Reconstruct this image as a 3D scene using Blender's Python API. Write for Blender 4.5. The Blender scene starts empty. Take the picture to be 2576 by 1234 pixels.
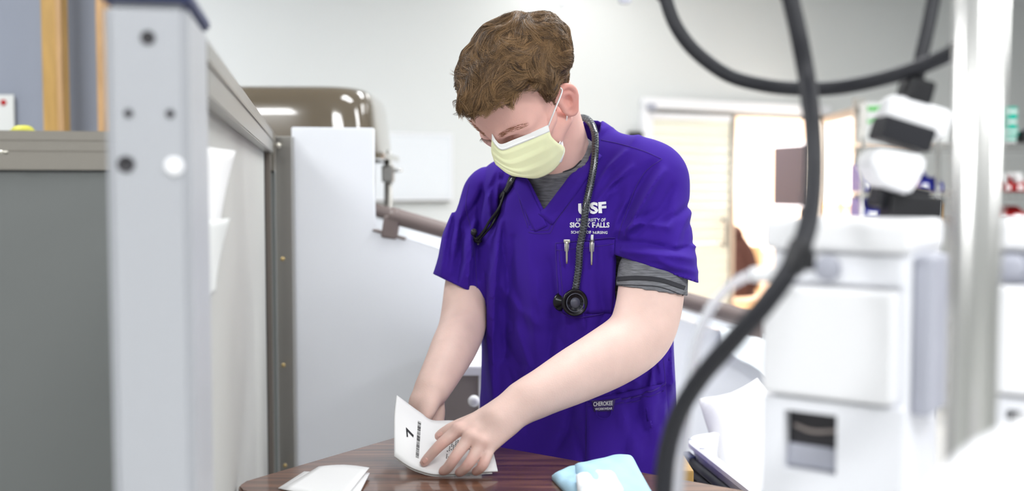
import bpy, bmesh, math, random
import numpy as np
from mathutils import Vector, Matrix
from mathutils.bvhtree import BVHTree

random.seed(7); np.random.seed(7)
sc = bpy.context.scene
COL = sc.collection
# ------------------------------------------------------------------ camera, world, light, exposure
FPX = 2600.0
PIT = math.radians(3.13)
CAM = np.array([0.0, 0.0, 1.42])
AR = np.array([1.0, 0, 0]); AF = np.array([0, math.cos(PIT), -math.sin(PIT)]); AU = np.array([0, math.sin(PIT), math.cos(PIT)])
cd = bpy.data.cameras.new('camera'); cam = bpy.data.objects.new('camera', cd); COL.objects.link(cam)
cam.location = CAM; cam.rotation_euler = (math.pi/2 - PIT, 0, 0)
cd.sensor_width = 36; cd.lens = FPX*36/2576; cd.clip_start = .05
cd.dof.use_dof = True; cd.dof.focus_distance = 1.80; cd.dof.aperture_fstop = 2.2
sc.camera = cam
wd = bpy.data.worlds.new('world'); sc.world = wd; wd.use_nodes = True
wd.node_tree.nodes['Background'].inputs[0].default_value = (.93, .96, 1, 1)
wd.node_tree.nodes['Background'].inputs[1].default_value = .20
sc.view_settings.view_transform = 'Standard'; sc.view_settings.look = 'None'
sc.view_settings.gamma = 1; sc.view_settings.exposure = 0.06; sc.view_settings.use_curve_mapping = False
CEIL = 3.05
PANEL_W = 38.0          # watts of each ceiling panel
ROOM2_W = 380.0

# ------------------------------------------------------------------ helpers
def W(px, py, d):
    """point at depth d seen along pixel px,py of the photograph"""
    return CAM + d*(AF + (px-1288)/FPX*AR - (py-617)/FPX*AU)
def ray(px, py):
    v = AF + (px-1288)/FPX*AR - (py-617)/FPX*AU
    return v/np.linalg.norm(v)
def onz(px, py, z):
    v = ray(px, py); return CAM + v*((z-CAM[2])/v[2])
def proj(p):
    v = np.asarray(p)-CAM; d = v@AF
    return 1288+FPX*(v@AR)/d, 617-FPX*(v@AU)/d
def nrm(v):
    v = np.asarray(v, float); return v/np.linalg.norm(v)

MATS = {}
def mat(name, col, rough=.5, metal=0, bump=0, bscale=80, var=0, vscale=6, sub=0, emit=0, trans=0, coat=0, stretch=(1,1,1), spec=None, alpha=1, sheen=0, attr=None):
    if name in MATS: return MATS[name]
    m = bpy.data.materials.new(name); m.use_nodes = True; MATS[name] = m
    nt = m.node_tree; b = nt.nodes['Principled BSDF']
    c4 = (*col, 1)
    b.inputs['Base Color'].default_value = c4; b.inputs['Roughness'].default_value = rough; b.inputs['Metallic'].default_value = metal
    if spec is not None: b.inputs['Specular IOR Level'].default_value = spec
    if sub:
        b.inputs['Subsurface Weight'].default_value = sub; b.inputs['Subsurface Radius'].default_value = (1, .35, .2); b.inputs['Subsurface Scale'].default_value = .008
    if emit:
        b.inputs['Emission Color'].default_value = c4; b.inputs['Emission Strength'].default_value = emit
    if trans: b.inputs['Transmission Weight'].default_value = trans
    if coat: b.inputs['Coat Weight'].default_value = coat
    if alpha < 1: b.inputs['Alpha'].default_value = alpha
    if sheen:
        b.inputs['Sheen Weight'].default_value = sheen; b.inputs['Sheen Roughness'].default_value = .4
    tc = nt.nodes.new('ShaderNodeTexCoord'); mp = nt.nodes.new('ShaderNodeMapping'); mp.inputs['Scale'].default_value = stretch
    nt.links.new(tc.outputs['Object'], mp.inputs['Vector'])
    if bump:
        n = nt.nodes.new('ShaderNodeTexNoise'); n.inputs['Scale'].default_value = bscale; n.inputs['Detail'].default_value = 4
        nt.links.new(mp.outputs[0], n.inputs['Vector'])
        bp = nt.nodes.new('ShaderNodeBump'); bp.inputs['Strength'].default_value = bump; bp.inputs['Distance'].default_value = .002
        nt.links.new(n.outputs['Fac'], bp.inputs['Height']); nt.links.new(bp.outputs[0], b.inputs['Normal'])
    src = None
    if attr:
        a = nt.nodes.new('ShaderNodeAttribute'); a.attribute_name = attr; src = a.outputs['Color']
        nt.links.new(src, b.inputs['Base Color'])
    if var:
        n = nt.nodes.new('ShaderNodeTexNoise'); n.inputs['Scale'].default_value = vscale; n.inputs['Detail'].default_value = 5
        nt.links.new(mp.outputs[0], n.inputs['Vector'])
        mr = nt.nodes.new('ShaderNodeMapRange'); mr.inputs[1].default_value = .3; mr.inputs[2].default_value = .7
        mr.inputs[3].default_value = 1-var; mr.inputs[4].default_value = 1+var
        nt.links.new(n.outputs['Fac'], mr.inputs[0])
        mx = nt.nodes.new('ShaderNodeMix'); mx.data_type = 'RGBA'; mx.blend_type = 'MULTIPLY'; mx.inputs['Factor'].default_value = 1
        if src: nt.links.new(src, mx.inputs['A'])
        else: mx.inputs['A'].default_value = c4
        nt.links.new(mr.outputs[0], mx.inputs['B']); nt.links.new(mx.outputs['Result'], b.inputs['Base Color'])
    return m
def srgb(r, g, b):
    f = lambda c: (c/255/12.92) if c <= 10 else (((c/255)+.055)/1.055)**2.4
    return (f(r), f(g), f(b))

def link(name, me, m=None, parent=None, smooth=False):
    o = bpy.data.objects.new(name, me); COL.objects.link(o)
    if m: me.materials.append(m)
    if parent: o.parent = parent
    if smooth: me.polygons.foreach_set('use_smooth', [True]*len(me.polygons))
    return o
def thing(name, label, cat, group=None, loc=None):
    o = bpy.data.objects.new(name, None); COL.objects.link(o); o.empty_display_size = .05
    tag(o, label, cat, group); return o
def tag(o, label, cat, group=None):
    o['label'] = label; o['category'] = cat
    if group: o['group'] = group
    return o
def struct(o):
    o['kind'] = 'structure'; return o
def pymesh(name, v, f):
    me = bpy.data.meshes.new(name); me.from_pydata([tuple(map(float, p)) for p in v], [], f); me.update(); return me
def bmobj(name, bm, m, parent=None, smooth=False):
    me = bpy.data.meshes.new(name); bmesh.ops.recalc_face_normals(bm, faces=bm.faces); bm.to_mesh(me); bm.free()
    return link(name, me, m, parent, smooth)
def boxbm(c, s, rot=None, bev=0, bm=None, seg=2):
    own = bmesh.new()
    M = Matrix.Translation(Vector(c)) @ (rot.to_4x4() if rot is not None else Matrix.Identity(4)) @ Matrix.Diagonal((*s, 1))
    bmesh.ops.create_cube(own, size=1, matrix=M)
    if bev: bmesh.ops.bevel(own, geom=own.edges[:], offset=bev, segments=seg, affect='EDGES', profile=.6)
    if bm is None: return own
    me = bpy.data.meshes.new('t'); own.to_mesh(me); own.free(); bm.from_mesh(me); bpy.data.meshes.remove(me); return bm
def box(name, c, s, m, parent=None, rot=None, bev=0, seg=2):
    return bmobj(name, boxbm(c, s, rot, bev, None, seg), m, parent)
def cyl(name, a, b, r, m, parent=None, r2=None, n=20, cap=True, smooth=True):
    a = Vector(a); b = Vector(b); d = b-a; L = d.length
    bm = bmesh.new(); q = d.to_track_quat('Z', 'Y').to_matrix().to_4x4()
    bmesh.ops.create_cone(bm, cap_ends=cap, segments=n, radius1=r, radius2=r if r2 is None else r2, depth=L, matrix=Matrix.Translation((a+b)/2) @ q)
    o = bmobj(name, bm, m, parent)
    if smooth:
        for p in o.data.polygons: p.use_smooth = len(p.vertices) == 4
    return o
def catmull(pts, n=8):
    pts = [np.asarray(p, float) for p in pts]; P = [2*pts[0]-pts[1]]+pts+[2*pts[-1]-pts[-2]]; out = []
    for i in range(1, len(P)-2):
        for k in range(n):
            t = k/n
            out.append(.5*((2*P[i])+(-P[i-1]+P[i+1])*t+(2*P[i-1]-5*P[i]+4*P[i+1]-P[i+2])*t*t+(-P[i-1]+3*P[i]-3*P[i+1]+P[i+2])*t**3))
    out.append(P[-2]); return np.array(out)
def tubemesh(pts, r, n=10, flat=None):
    pts = np.asarray(pts); N = len(pts); r = np.broadcast_to(np.asarray(r, float), (N,))
    T = np.gradient(pts, axis=0); T /= np.linalg.norm(T, axis=1)[:, None]+1e-12
    up = np.array([0, 0, 1.]) if abs(T[0][2]) < .9 else np.array([1., 0, 0])
    v = []; f = []; u = nrm(np.cross(T[0], up))
    for i in range(N):
        u = u-T[i]*(u@T[i]); u = u/np.linalg.norm(u); w = np.cross(T[i], u)
        for k in range(n):
            a = 2*math.pi*k/n; v.append(pts[i]+r[i]*(math.cos(a)*u+math.sin(a)*w))
    for i in range(N-1):
        for k in range(n):
            k2 = (k+1) % n; f.append((i*n+k, i*n+k2, (i+1)*n+k2, (i+1)*n+k))
    f.append(tuple(range(n-1, -1, -1))); f.append(tuple((N-1)*n+k for k in range(n)))
    return v, f
def tube(name, pts, r, m, parent=None, n=10, sm=8):
    P = catmull(pts, sm) if sm else np.asarray(pts)
    if sm and not np.isscalar(r): r = np.interp(np.linspace(0, 1, len(P)), np.linspace(0, 1, len(r)), r)
    v, f = tubemesh(P, r, n); return link(name, pymesh(name, v, f), m, parent, True)
def lathe(name, prof, m, parent=None, loc=(0, 0, 0), axis=(0, 0, 1), n=32):
    """prof = [(radius, height)] turned about axis through loc"""
    q = Vector(axis).to_track_quat('Z', 'Y').to_matrix(); v = []; f = []
    for r, h in prof:
        for k in range(n):
            a = 2*math.pi*k/n; v.append(Vector(loc)+q @ Vector((r*math.cos(a), r*math.sin(a), h)))
    for i in range(len(prof)-1):
        for k in range(n): f.append((i*n+k, i*n+(k+1) % n, (i+1)*n+(k+1) % n, (i+1)*n+k))
    f.append(tuple(range(n-1, -1, -1))); f.append(tuple((len(prof)-1)*n+k for k in range(n)))
    return link(name, pymesh(name, v, f), m, parent, True)
def prism(name, poly, thick, m, parent=None, bev=0):
    """poly: list of 3D points (planar); extruded by the vector thick, optional bevel"""
    bm = bmesh.new(); t = Vector(thick)
    a = [bm.verts.new(Vector(p)) for p in poly]; b = [bm.verts.new(Vector(p)+t) for p in poly]; n = len(poly)
    bm.faces.new(a); bm.faces.new(b[::-1])
    for i in range(n): bm.faces.new((a[i], b[i], b[(i+1) % n], a[(i+1) % n]))
    if bev: bmesh.ops.bevel(bm, geom=bm.edges[:], offset=bev, segments=2, affect='EDGES')
    return bmobj(name, bm, m, parent)
def sheet(name, G, th, m, parent=None, smooth=True):
    """G: array (nu,nv,3) of points; a sheet of thickness th"""
    G = np.asarray(G, float); nu, nv = G.shape[:2]
    du = np.gradient(G, axis=0); dv = np.gradient(G, axis=1); N = np.cross(du, dv); N /= np.linalg.norm(N, axis=2)[..., None]+1e-12
    v = np.concatenate([(G+N*th/2).reshape(-1, 3), (G-N*th/2).reshape(-1, 3)]); K = nu*nv; f = []
    for i in range(nu-1):
        for j in range(nv-1):
            a, b, c, d = i*nv+j, (i+1)*nv+j, (i+1)*nv+j+1, i*nv+j+1
            f.append((a, b, c, d)); f.append((K+d, K+c, K+b, K+a))
    for i in range(nu-1):
        f.append((i*nv, K+i*nv, K+(i+1)*nv, (i+1)*nv)); j = nv-1; f.append((i*nv+j, (i+1)*nv+j, K+(i+1)*nv+j, K+i*nv+j))
    for j in range(nv-1):
        f.append((j, j+1, K+j+1, K+j)); b = (nu-1)*nv; f.append((b+j, K+b+j, K+b+j+1, b+j+1))
    return link(name, pymesh(name, v, f), m, parent, smooth)
def rotz(deg): return Matrix.Rotation(math.radians(deg), 3, 'Z')

# ------------------------------------------------------------------ materials
M_wall = mat('wall_paint', srgb(227, 229, 227), .85, bump=.05, bscale=300)
M_wallblue = mat('blue_grey_wall', srgb(150, 156, 170), .85, bump=.05, bscale=300)  # darker, bluer tone than the other walls
M_ceil = mat('ceiling_tile', srgb(224, 226, 227), .9, bump=.3, bscale=200)
M_floor = mat('vinyl_floor', srgb(220, 220, 219), .35, var=.06, vscale=3)
M_white = mat('white_plastic', srgb(248, 248, 250), .35)
M_whitelam = mat('white_laminate', srgb(246, 249, 254), .3, coat=.2)
M_wpaint = mat('white_powder_coat', srgb(176, 178, 183), .38, bump=.03, bscale=900)
M_alu = mat('brushed_aluminium', srgb(164, 162, 157), .34, metal=.85, bump=.05, bscale=120, stretch=(1, 1, .02))
M_taupe = mat('taupe_anodised_metal', srgb(150, 145, 137), .42, metal=.45)
M_taupedark = mat('dark_taupe_metal', srgb(112, 104, 97), .4, metal=.4)
M_panelgrey = mat('grey_panel_fabric', srgb(186, 186, 182), .8, bump=.1, bscale=600)
M_paneldark = mat('dark_grey_panel', srgb(117, 120, 119), .7, bump=.1, bscale=500)
M_black = mat('black_rubber', srgb(22, 22, 26), .45)
M_cable = mat('black_cable_rubber', srgb(19, 20, 28), .55)
M_navy = mat('navy_plastic', srgb(52, 60, 100), .45)
M_screw = mat('zinc_screw', srgb(190, 186, 175), .3, metal=.9)
M_brass = mat('brass_screw', srgb(196, 172, 120), .35, metal=.8)
M_steel = mat('polished_steel', srgb(222, 221, 218), .24, metal=1)
M_brown = mat('brown_gloss_shell', srgb(92, 81, 64), .12, coat=1, var=.03)
M_rail = mat('taupe_handrail_vinyl', srgb(118, 105, 102), .38)
M_paper = mat('white_paper', srgb(244, 244, 244), .75, bump=.03, bscale=400)
M_ink = mat('black_ink', srgb(40, 40, 44), .8)
M_glassgrey = mat('whiteboard_enamel', srgb(240, 243, 246), .15, coat=.5)
M_pine = mat('pine_wood', srgb(188, 150, 106), .5, var=.22, vscale=10, stretch=(6, 6, .5))
M_pine2 = mat('yellow_pine_wood', srgb(186, 148, 84), .5, var=.15, vscale=10, stretch=(6, 6, .5))
M_purple = mat('purple_scrub_cotton', srgb(59, 29, 143), .85, bump=.12, bscale=1400, sheen=.03, spec=.15)
M_seam = mat('purple_stitching', srgb(58, 28, 128), .8)
M_heather = mat('heather_grey_jersey', srgb(112, 113, 118), .85, bump=.2, bscale=700, var=.42, vscale=130, stretch=(.35, .35, 3))
M_stripe = mat('charcoal_stitching', srgb(44, 44, 50), .8)
M_skin = mat('skin', srgb(233, 190, 168), .5, bump=.12, bscale=420, sub=.12, spec=.35, var=.04, vscale=30, attr='tint')
M_hair = mat('brown_hair', srgb(96, 66, 40), .45, attr='tint', spec=.28)
M_mask = mat('pale_yellow_mask_fabric', srgb(238, 240, 196), .8, bump=.08, bscale=900, sub=.05)
M_maskw = mat('white_mask_fabric', srgb(244, 245, 244), .8, bump=.08, bscale=900)
M_elastic = mat('white_elastic', srgb(245, 245, 245), .7)
M_embroid = mat('white_embroidery', srgb(238, 238, 242), .6)
M_steth = mat('carbon_weave_tube', srgb(36, 38, 41), .25, coat=.6)
M_label = mat('dark_purple_label', srgb(48, 26, 92), .7)
M_padblue = mat('pale_blue_underpad', srgb(176, 216, 238), .8, bump=.3, bscale=90)
M_padwhite = mat('white_underpad_liner', srgb(240, 246, 250), .85, bump=.2, bscale=120)
M_linen = mat('white_linen', srgb(238, 238, 238), .9, bump=.15, bscale=250)
M_tan = mat('tan_wall_paint', srgb(236, 214, 196), .85)
M_cream = mat('cream_blind', srgb(238, 237, 220), .7)
M_tv = mat('dark_screen', srgb(26, 25, 34), .4, spec=.15)
M_jacket = mat('dark_brown_jacket', srgb(58, 30, 27), .85, bump=.3, bscale=60)
M_maple = mat('maple_laminate', srgb(222, 186, 140), .5, var=.06)
M_binblue = mat('blue_bin_plastic', srgb(34, 42, 160), .4)
M_binred = mat('red_bin_plastic', srgb(190, 22, 28), .4)
M_teal = mat('teal_carton', srgb(18, 190, 165), .6)
M_green = mat('green_print', srgb(90, 190, 90), .6)
M_carton = mat('white_carton', srgb(226, 228, 226), .7)
M_chrome = mat('chrome_wire', srgb(190, 190, 188), .25, metal=.9)
M_clear = mat('milky_tubing', srgb(228, 230, 236), .25, trans=.55, alpha=.8)
M_pump = mat('pump_casing', srgb(244, 245, 250), .4)
M_pumpgrey = mat('pump_grey', srgb(176, 178, 190), .45)
M_dark = mat('dark_recess', srgb(44, 42, 46), .5)
M_bluemark = mat('blue_mark', srgb(130, 160, 215), .6)
M_yellow = mat('yellow_green_plastic', srgb(190, 188, 70), .5)
M_cab = mat('taupe_cabinet_side', srgb(150, 140, 135), .6)
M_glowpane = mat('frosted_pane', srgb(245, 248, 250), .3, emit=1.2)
M_red = mat('skin_tone_vinyl', srgb(190, 120, 110), .5)
M_lamp = mat('lamp_diffuser', (1, .99, .97), .6, emit=3.0)

def wood_mat():
    m = mat('walnut_laminate', srgb(92, 58, 42), .34, coat=.6)
    nt = m.node_tree; b = nt.nodes['Principled BSDF']
    tc = nt.nodes.new('ShaderNodeTexCoord'); mp = nt.nodes.new('ShaderNodeMapping')
    mp.inputs['Rotation'].default_value = (0, 0, math.radians(35.3)); mp.inputs['Scale'].default_value = (1.4, 26, 4)
    n = nt.nodes.new('ShaderNodeTexNoise'); n.inputs['Scale'].default_value = 3.2; n.inputs['Detail'].default_value = 8; n.inputs['Roughness'].default_value = .62
    r = nt.nodes.new('ShaderNodeValToRGB'); e = r.color_ramp.elements
    e[0].position = .32; e[0].color = (*srgb(74, 47, 34), 1); e[1].position = .68; e[1].color = (*srgb(138, 98, 73), 1)
    x = e.new(.5); x.color = (*srgb(106, 71, 52), 1)
    nt.links.new(tc.outputs['Object'], mp.inputs['Vector']); nt.links.new(mp.outputs[0], n.inputs['Vector'])
    nt.links.new(n.outputs['Fac'], r.inputs[0]); nt.links.new(r.outputs[0], b.inputs['Base Color'])
    return m
M_walnut = wood_mat()

# ------------------------------------------------------------------ the room
WD = nrm([2.0, 1.0, 0]); WN = np.array([-WD[1], WD[0], 0])      # back wall runs along WD, WN points away from the camera
WA = W(1608, 475, 7.5); WA[2] = 0
def wallpt(px, off=0.0):
    """ground point of the back wall plane (moved by off along WN) under image column px"""
    s = (px-1288)/FPX; o = WA+WN*off
    t = (s*o[1]-o[0])/(WD[0]-s*WD[1]); return o+WD*t
def wallt(px): return (wallpt(px)-WA)@WD
def zat(p, py):
    """height at ground point p that shows at image row py"""
    d0 = np.array([p[0], p[1], 0])-CAM
    k = (617-py)/FPX
    # solve ((z-cz)*AU.z + y*AU.y)/(y*AF.y+(z-cz)*AF.z)=k
    y = p[1]; zc = (k*y*AF[1]-y*AU[1])/(AU[2]-k*AF[2]); return CAM[2]+zc
def walls_along(name, t0, t1, z0, z1, m, th=.12):
    a = WA+WD*t0; b = WA+WD*t1
    poly = [(a[0], a[1], z0), (b[0], b[1], z0), (b[0], b[1], z1), (a[0], a[1], z1)]
    return prism(name, poly, WN*th, m)
fl = struct(prism('floor', [(-5, -3.5, 0), (9, -3.5, 0), (9, 13.5, 0), (-5, 13.5, 0)], (0, 0, -.1), M_floor))
ce = struct(prism('ceiling', [(-5, -3.5, CEIL), (9, -3.5, CEIL), (9, 13.5, CEIL), (-5, 13.5, CEIL)], (0, 0, .1), M_ceil))
tL, tR = wallt(1622), wallt(2062)
zh = zat(wallpt(1850), 282)
struct(walls_along('wall_back', -7.5, tL, 0, CEIL, M_wall)); struct(walls_along('wall_back', tL, tR, zh, CEIL, M_wall))
struct(walls_along('wall_back', tR, 7.0, 0, CEIL, M_wall))
# left alcove wall, parallel to the picture, and its return
struct(prism('wall_left', [(-5, 4.1, 0), (-1.38, 4.1, 0), (-1.38, 4.1, CEIL), (-5, 4.1, CEIL)], (0, .1, 0), M_wallblue))
struct(prism('wall_right', [(7.6, -3.5, 0), (7.6, 11.0, 0), (7.6, 11.0, CEIL), (7.6, -3.5, CEIL)], (.1, 0, 0), M_wall))
struct(prism('wall_near', [(-5, -3.5, 0), (7.6, -3.5, 0), (7.6, -3.5, CEIL), (-5, -3.5, CEIL)], (0, -.1, 0), M_wall)); struct(prism('wall_left', [(-5, -3.5, 0), (-5, 4.1, 0), (-5, 4.1, CEIL), (-5, -3.5, CEIL)], (-.1, 0, 0), M_wall))
# sliding door with frame
zt = zat(wallpt(1610), 262)
def wbox(name, t0, t1, z0, z1, o0, o1, m, parent=None, bev=0):
    a = WA+WD*t0+WN*o0; b = WA+WD*t1+WN*o0
    return prism(name, [(a[0], a[1], z0), (b[0], b[1], z0), (b[0], b[1], z1), (a[0], a[1], z1)], WN*(o1-o0), m, parent, bev)
fr = bpy.data.objects.new('trim_1', None); COL.objects.link(fr); struct(fr); fr['label'] = 'white metal frame around the sliding door opening'
wbox('frame_jamb', tL-.06, tL, 0, zt, -.05, .0, M_white, fr, .006)
wbox('frame_head', tL-.06, tR+.05, zh, zh+.075, -.06, .0, M_white, fr, .006)
wbox('track', tL, tR, zh-.03, zh, .0, .08, M_alu, fr)
wbox('track_bracket', tL-.03, tL+.04, zh-.02, zh+.03, -.075, -.06, M_pumpgrey, fr)
tD = wallt(1843)
dr = bpy.data.objects.new('door_1', None); COL.objects.link(dr); struct(dr); dr['label'] = 'cream sliding door with blinds pulled half across the opening'
wbox('door_stile', tD-.045, tD, 0.02, zh-.03, -.03, .01, M_alu, dr, .004)
wbox('door_stile', tL+.005, tL+.05, 0.02, zh-.03, -.03, .01, M_white, dr, .004)
wbox('door_rail', tL+.05, tD-.045, zh-.075, zh-.03, -.03, .01, M_white, dr, .004)
nb = 26; zb0 = .1
for k in range(nb):
    z0 = zb0+(zh-.075-zb0)*k/nb; z1 = zb0+(zh-.075-zb0)*(k+1)/nb
    wbox('blind_slat', tL+.05, tD-.045, z0+.002, z1-.001, -.012-.004*(k % 2)*(.5 if k > 16 else 1), .0, M_cream, dr)
for i in (0, 1):
    pass
hp = WA+WD*(tD-.11)-WN*.06; zt1 = zat(wallpt(1828), 553); zt0 = zat(wallpt(1828), 612)
tube('handle', [hp+WN*.04+[0, 0, zt1], hp+[0, 0, zt1], hp+[0, 0, zt0], hp+WN*.04+[0, 0, zt0]], .012, M_alu, dr, 8, 6)
# adjoining room behind the opening
R2 = 3.2
a0 = WA+WD*(tL-1.0); a1 = WA+WD*(tR+1.6)
def quadwall(name, p, q, m, z0=0, z1=2.7, th=(0, .08, 0)):
    return struct(prism(name, [(p[0], p[1], z0), (q[0], q[1], z0), (q[0], q[1], z1), (p[0], p[1], z1)], th, m))
quadwall('wall_far', a0+WN*R2, a1+WN*R2, M_tan, th=WN*.08)
quadwall('wall_far_left', a0+WN*.13, a0+WN*R2, M_tan, th=-WD*.08)
quadwall('wall_far_right', a1+WN*.13, a1+WN*R2, M_tan, th=WD*.08)
def area(name, loc, sx, sy, watts, col, parent=None, rot=(0, 0, 0)):
    l = bpy.data.lights.new(name, 'AREA'); l.shape = 'RECTANGLE'; l.size = sx; l.size_y = sy; l.energy = watts; l.color = col
    o = bpy.data.objects.new(name, l); COL.objects.link(o); o.location = loc; o.rotation_euler = rot
    if parent: o.parent = parent
    return o
def ceiling_light(loc, label, watts, col=(.97, .985, 1.0), sx=1.2, sy=.6, rz=0):
    t = thing('ceiling_light', label, 'light', 'ceiling light panels'); t.location = loc; t.rotation_euler = (0, 0, rz)
    bm = bmesh.new()
    for c, s in (((0, sy/2, -.012), (sx+.05, .025, .026)), ((0, -sy/2, -.012), (sx+.05, .025, .026)), ((sx/2, 0, -.012), (.025, sy, .026)), ((-sx/2, 0, -.012), (.025, sy, .026))):
        boxbm(c, s, bm=bm)
    bmobj('frame', bm, M_white, t); box('diffuser', (0, 0, -.006), (sx-.02, sy-.02, .01), M_lamp, t)
    area('lamp', (0, 0, -.03), sx-.05, sy-.05, watts, col, t)
k = 0
rows = ['over the camera end of the room', 'over the purple-clad student', 'beyond the student', 'near the back wall']
cols = ['on the left', 'in the middle', 'on the right']
for j, y in enumerate((-.4, 2.5, 4.7, 6.7)):
    for i, x in enumerate((-2.0, .75, 3.4)):
        if j == 3 and i == 0: continue
        ceiling_light((x, y, CEIL), 'recessed white ceiling light panel %s, %s' % (rows[j], cols[i]), PANEL_W*(1.22, .95, .62, .05)[j])
c2 = (a0+a1)/2+WN*1.6
ceiling_light((c2[0], c2[1], 2.62), 'bright warm ceiling light panel in the adjoining room', ROOM2_W, (1, .93, .86), 1.6, 1.2, math.atan2(WD[1], WD[0]))
struct(prism('ceiling_far', [tuple((a0+WN*.13)[:2])+(2.65,), tuple((a1+WN*.13)[:2])+(2.65,), tuple((a1+WN*R2)[:2])+(2.65,), tuple((a0+WN*R2)[:2])+(2.65,)], (0, 0, .06), M_ceil))

# ------------------------------------------------------------------ left partition (cubicle screen)
PD = nrm([-.191, 1, 0]); PNR = np.array([PD[1], -PD[0], 0])       # along the screen, and out of its right face
P0 = W(527, 475, 1.05); P0[2] = 0
def pp(t, off, z):
    """t along the screen from the near post, off out of the right face"""
    return P0+PD*t+PNR*off+np.array([0, 0, z])
def pbox(name, t0, t1, o0, o1, z0, z1, m, parent, bev=0):
    a, b = pp(t0, o0, z0), pp(t1, o0, z0)
    return prism(name, [a, b, pp(t1, o0, z1), pp(t0, o0, z1)], PNR*(o1-o0), m, parent, bev)
part = thing('office_partition', 'tall grey office partition with white steel end post, papers pinned to it', 'partition')
tF = 1.72
post = pbox('end_post', -.165, 0, -.068, 0, 0, 1.578, M_wpaint, part, .006)
pbox('post_cap', -.168, .003, -.071, .003, 1.578, 1.59, M_navy, post, .003)
def pface(px, py, t=-.165):
    """point on the front face of the post under a pixel"""
    o = pp(t, 0, 0); v = ray(px, py); s = ((o-CAM)@PD)/(v@PD); return CAM+v*s
for px, py, r in ((372, 95, .0052), (323, 285, .0032), (428, 286, .0032), (317, 413, .0062)):
    c = pface(px, py); lathe('hole_disc', [(r*1.15, 0), (r*1.15, .0006), (r*.9, .0008), (r*.7, -.001)], M_dark, post, c-PD*.0003, -PD, 20)  # dark disc for each open hole, the hole's shade put into its colour
c = pface(438, 418); lathe('screw', [(.0082, 0), (.008, .002), (.006, .0034), (.002, .0034), (.0016, .002)], M_white, post, c, -PD, 20)
pbox('rail', 0, tF, -.064, 0, 1.513, 1.572, M_alu, part, .002)
pbox('rail_lip', 0, tF, -.002, .003, 1.545, 1.549, M_taupe, part)
pbox('panel', 0, tF, -.045, -.02, .06, 1.513, M_panelgrey, part)
pbox('edge_trim', 0, .035, -.058, -.004, 0, 1.513, M_taupe, part, .002)
pbox('edge_trim', tF-.1, tF-.05, -.06, -.006, 0, 1.513, M_taupedark, part, .002)
pbox('gasket', tF-.112, tF-.1, -.05, -.018, 0, 1.513, M_black, part)
pbox('bottom_rail', 0, tF, -.06, -.004, 0, .06, M_alu, part, .002)
# far upright of the screen, facing the camera
dF = 2.77
uxl, uxr = W(694, 475, dF)[0], W(735, 475, dF)[0]
up_ = box('far_upright', ((uxl+uxr)/2, dF+.02, .78), (uxr-uxl, .04, 1.56), M_alu, part, bev=.002)
lathe('bolt', [(.0085, 0), (.008, .004), (.005, .007), (.001, .008)], M_screw, part, W(699, 366, 2.735), (.2, -1, 0), 16)
for px, py in ((709, 390), (711, 651), (713, 918), (717, 1170)):
    lathe('screw', [(.0055, 0), (.005, .003), (.002, .004)], M_brass, up_, W(px, py, dF), (0, -1, 0), 14)
# the return screen going left behind the post
lp = thing('office_partition', 'low dark grey partition with grooved taupe top rail at far left', 'partition')
LA = W(690, 335, 2.80); LB = W(-260, 326, 2.62)
ldir = nrm([LB[0]-LA[0], LB[1]-LA[1], 0]); lnr = np.array([-ldir[1], ldir[0], 0]);
if lnr[1] > 0: lnr = -lnr
Llen = np.linalg.norm((LB-LA)[:2])
def lbox(name, t0, t1, o0, o1, z0, z1, m, parent, bev=0):
    a = np.array([LA[0], LA[1], 0])+ldir*t0+lnr*o0; b = a+ldir*(t1-t0)
    return prism(name, [(a[0], a[1], z0), (b[0], b[1], z0), (b[0], b[1], z1), (a[0], a[1], z1)], lnr*(o1-o0), m, parent, bev)
ztop = 1.571
lr = lbox('top_rail', 0, Llen, -.06, 0, ztop-.102, ztop, M_taupe, lp, .002)
for dz in (.024, .052):
    lbox('groove', 0, Llen, -.001, .0008, ztop-dz-.0012, ztop-dz, M_taupedark, lr)
lbox('gasket', 0, Llen, -.02, -.001, ztop-.106, ztop-.102, M_black, lp)
lbox('panel', 0, Llen, -.05, -.008, .05, ztop-.106, M_paneldark, lp)
lbox('bottom_rail', 0, Llen, -.06, 0, 0, .05, M_taupe, lp, .002)
cyl('latch_pin', W(-6, 382, 2.58), W(20, 383, 2.59), .005, M_screw, lp, n=12)
# papers pinned to the right face of the screen
def pin_sheet(name, t0, t1, z0, z1, bow, m, label, tilt=0):
    G = np.zeros((9, 12, 3))
    for i in range(9):
        for j in range(12):
            u = i/8; v = j/11
            off = -.017+bow*(u**1.8)*(.12+.88*v**1.5)+.002
            G[i, j] = pp(t0+(t1-t0)*u+tilt*v, off, z0+(z1-z0)*v)
    return tag(sheet(name, G, .0006, m), label, 'paper', 'papers on the partition')
pin_sheet('paper_sheet', .05, .21, 1.345, 1.466, .026, M_paper, 'larger white sheet curling off the grey partition beside the steel post')
pin_sheet('paper_sheet', .05, .185, 1.296, 1.385, .020, M_carton, 'narrow pale sheet under the curling sheet on the partition')
pin_sheet('paper_sheet', .035, .075, 1.50, 1.565, .01, M_paper, 'tiny white slip stuck by the rail of the grey partition')
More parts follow.
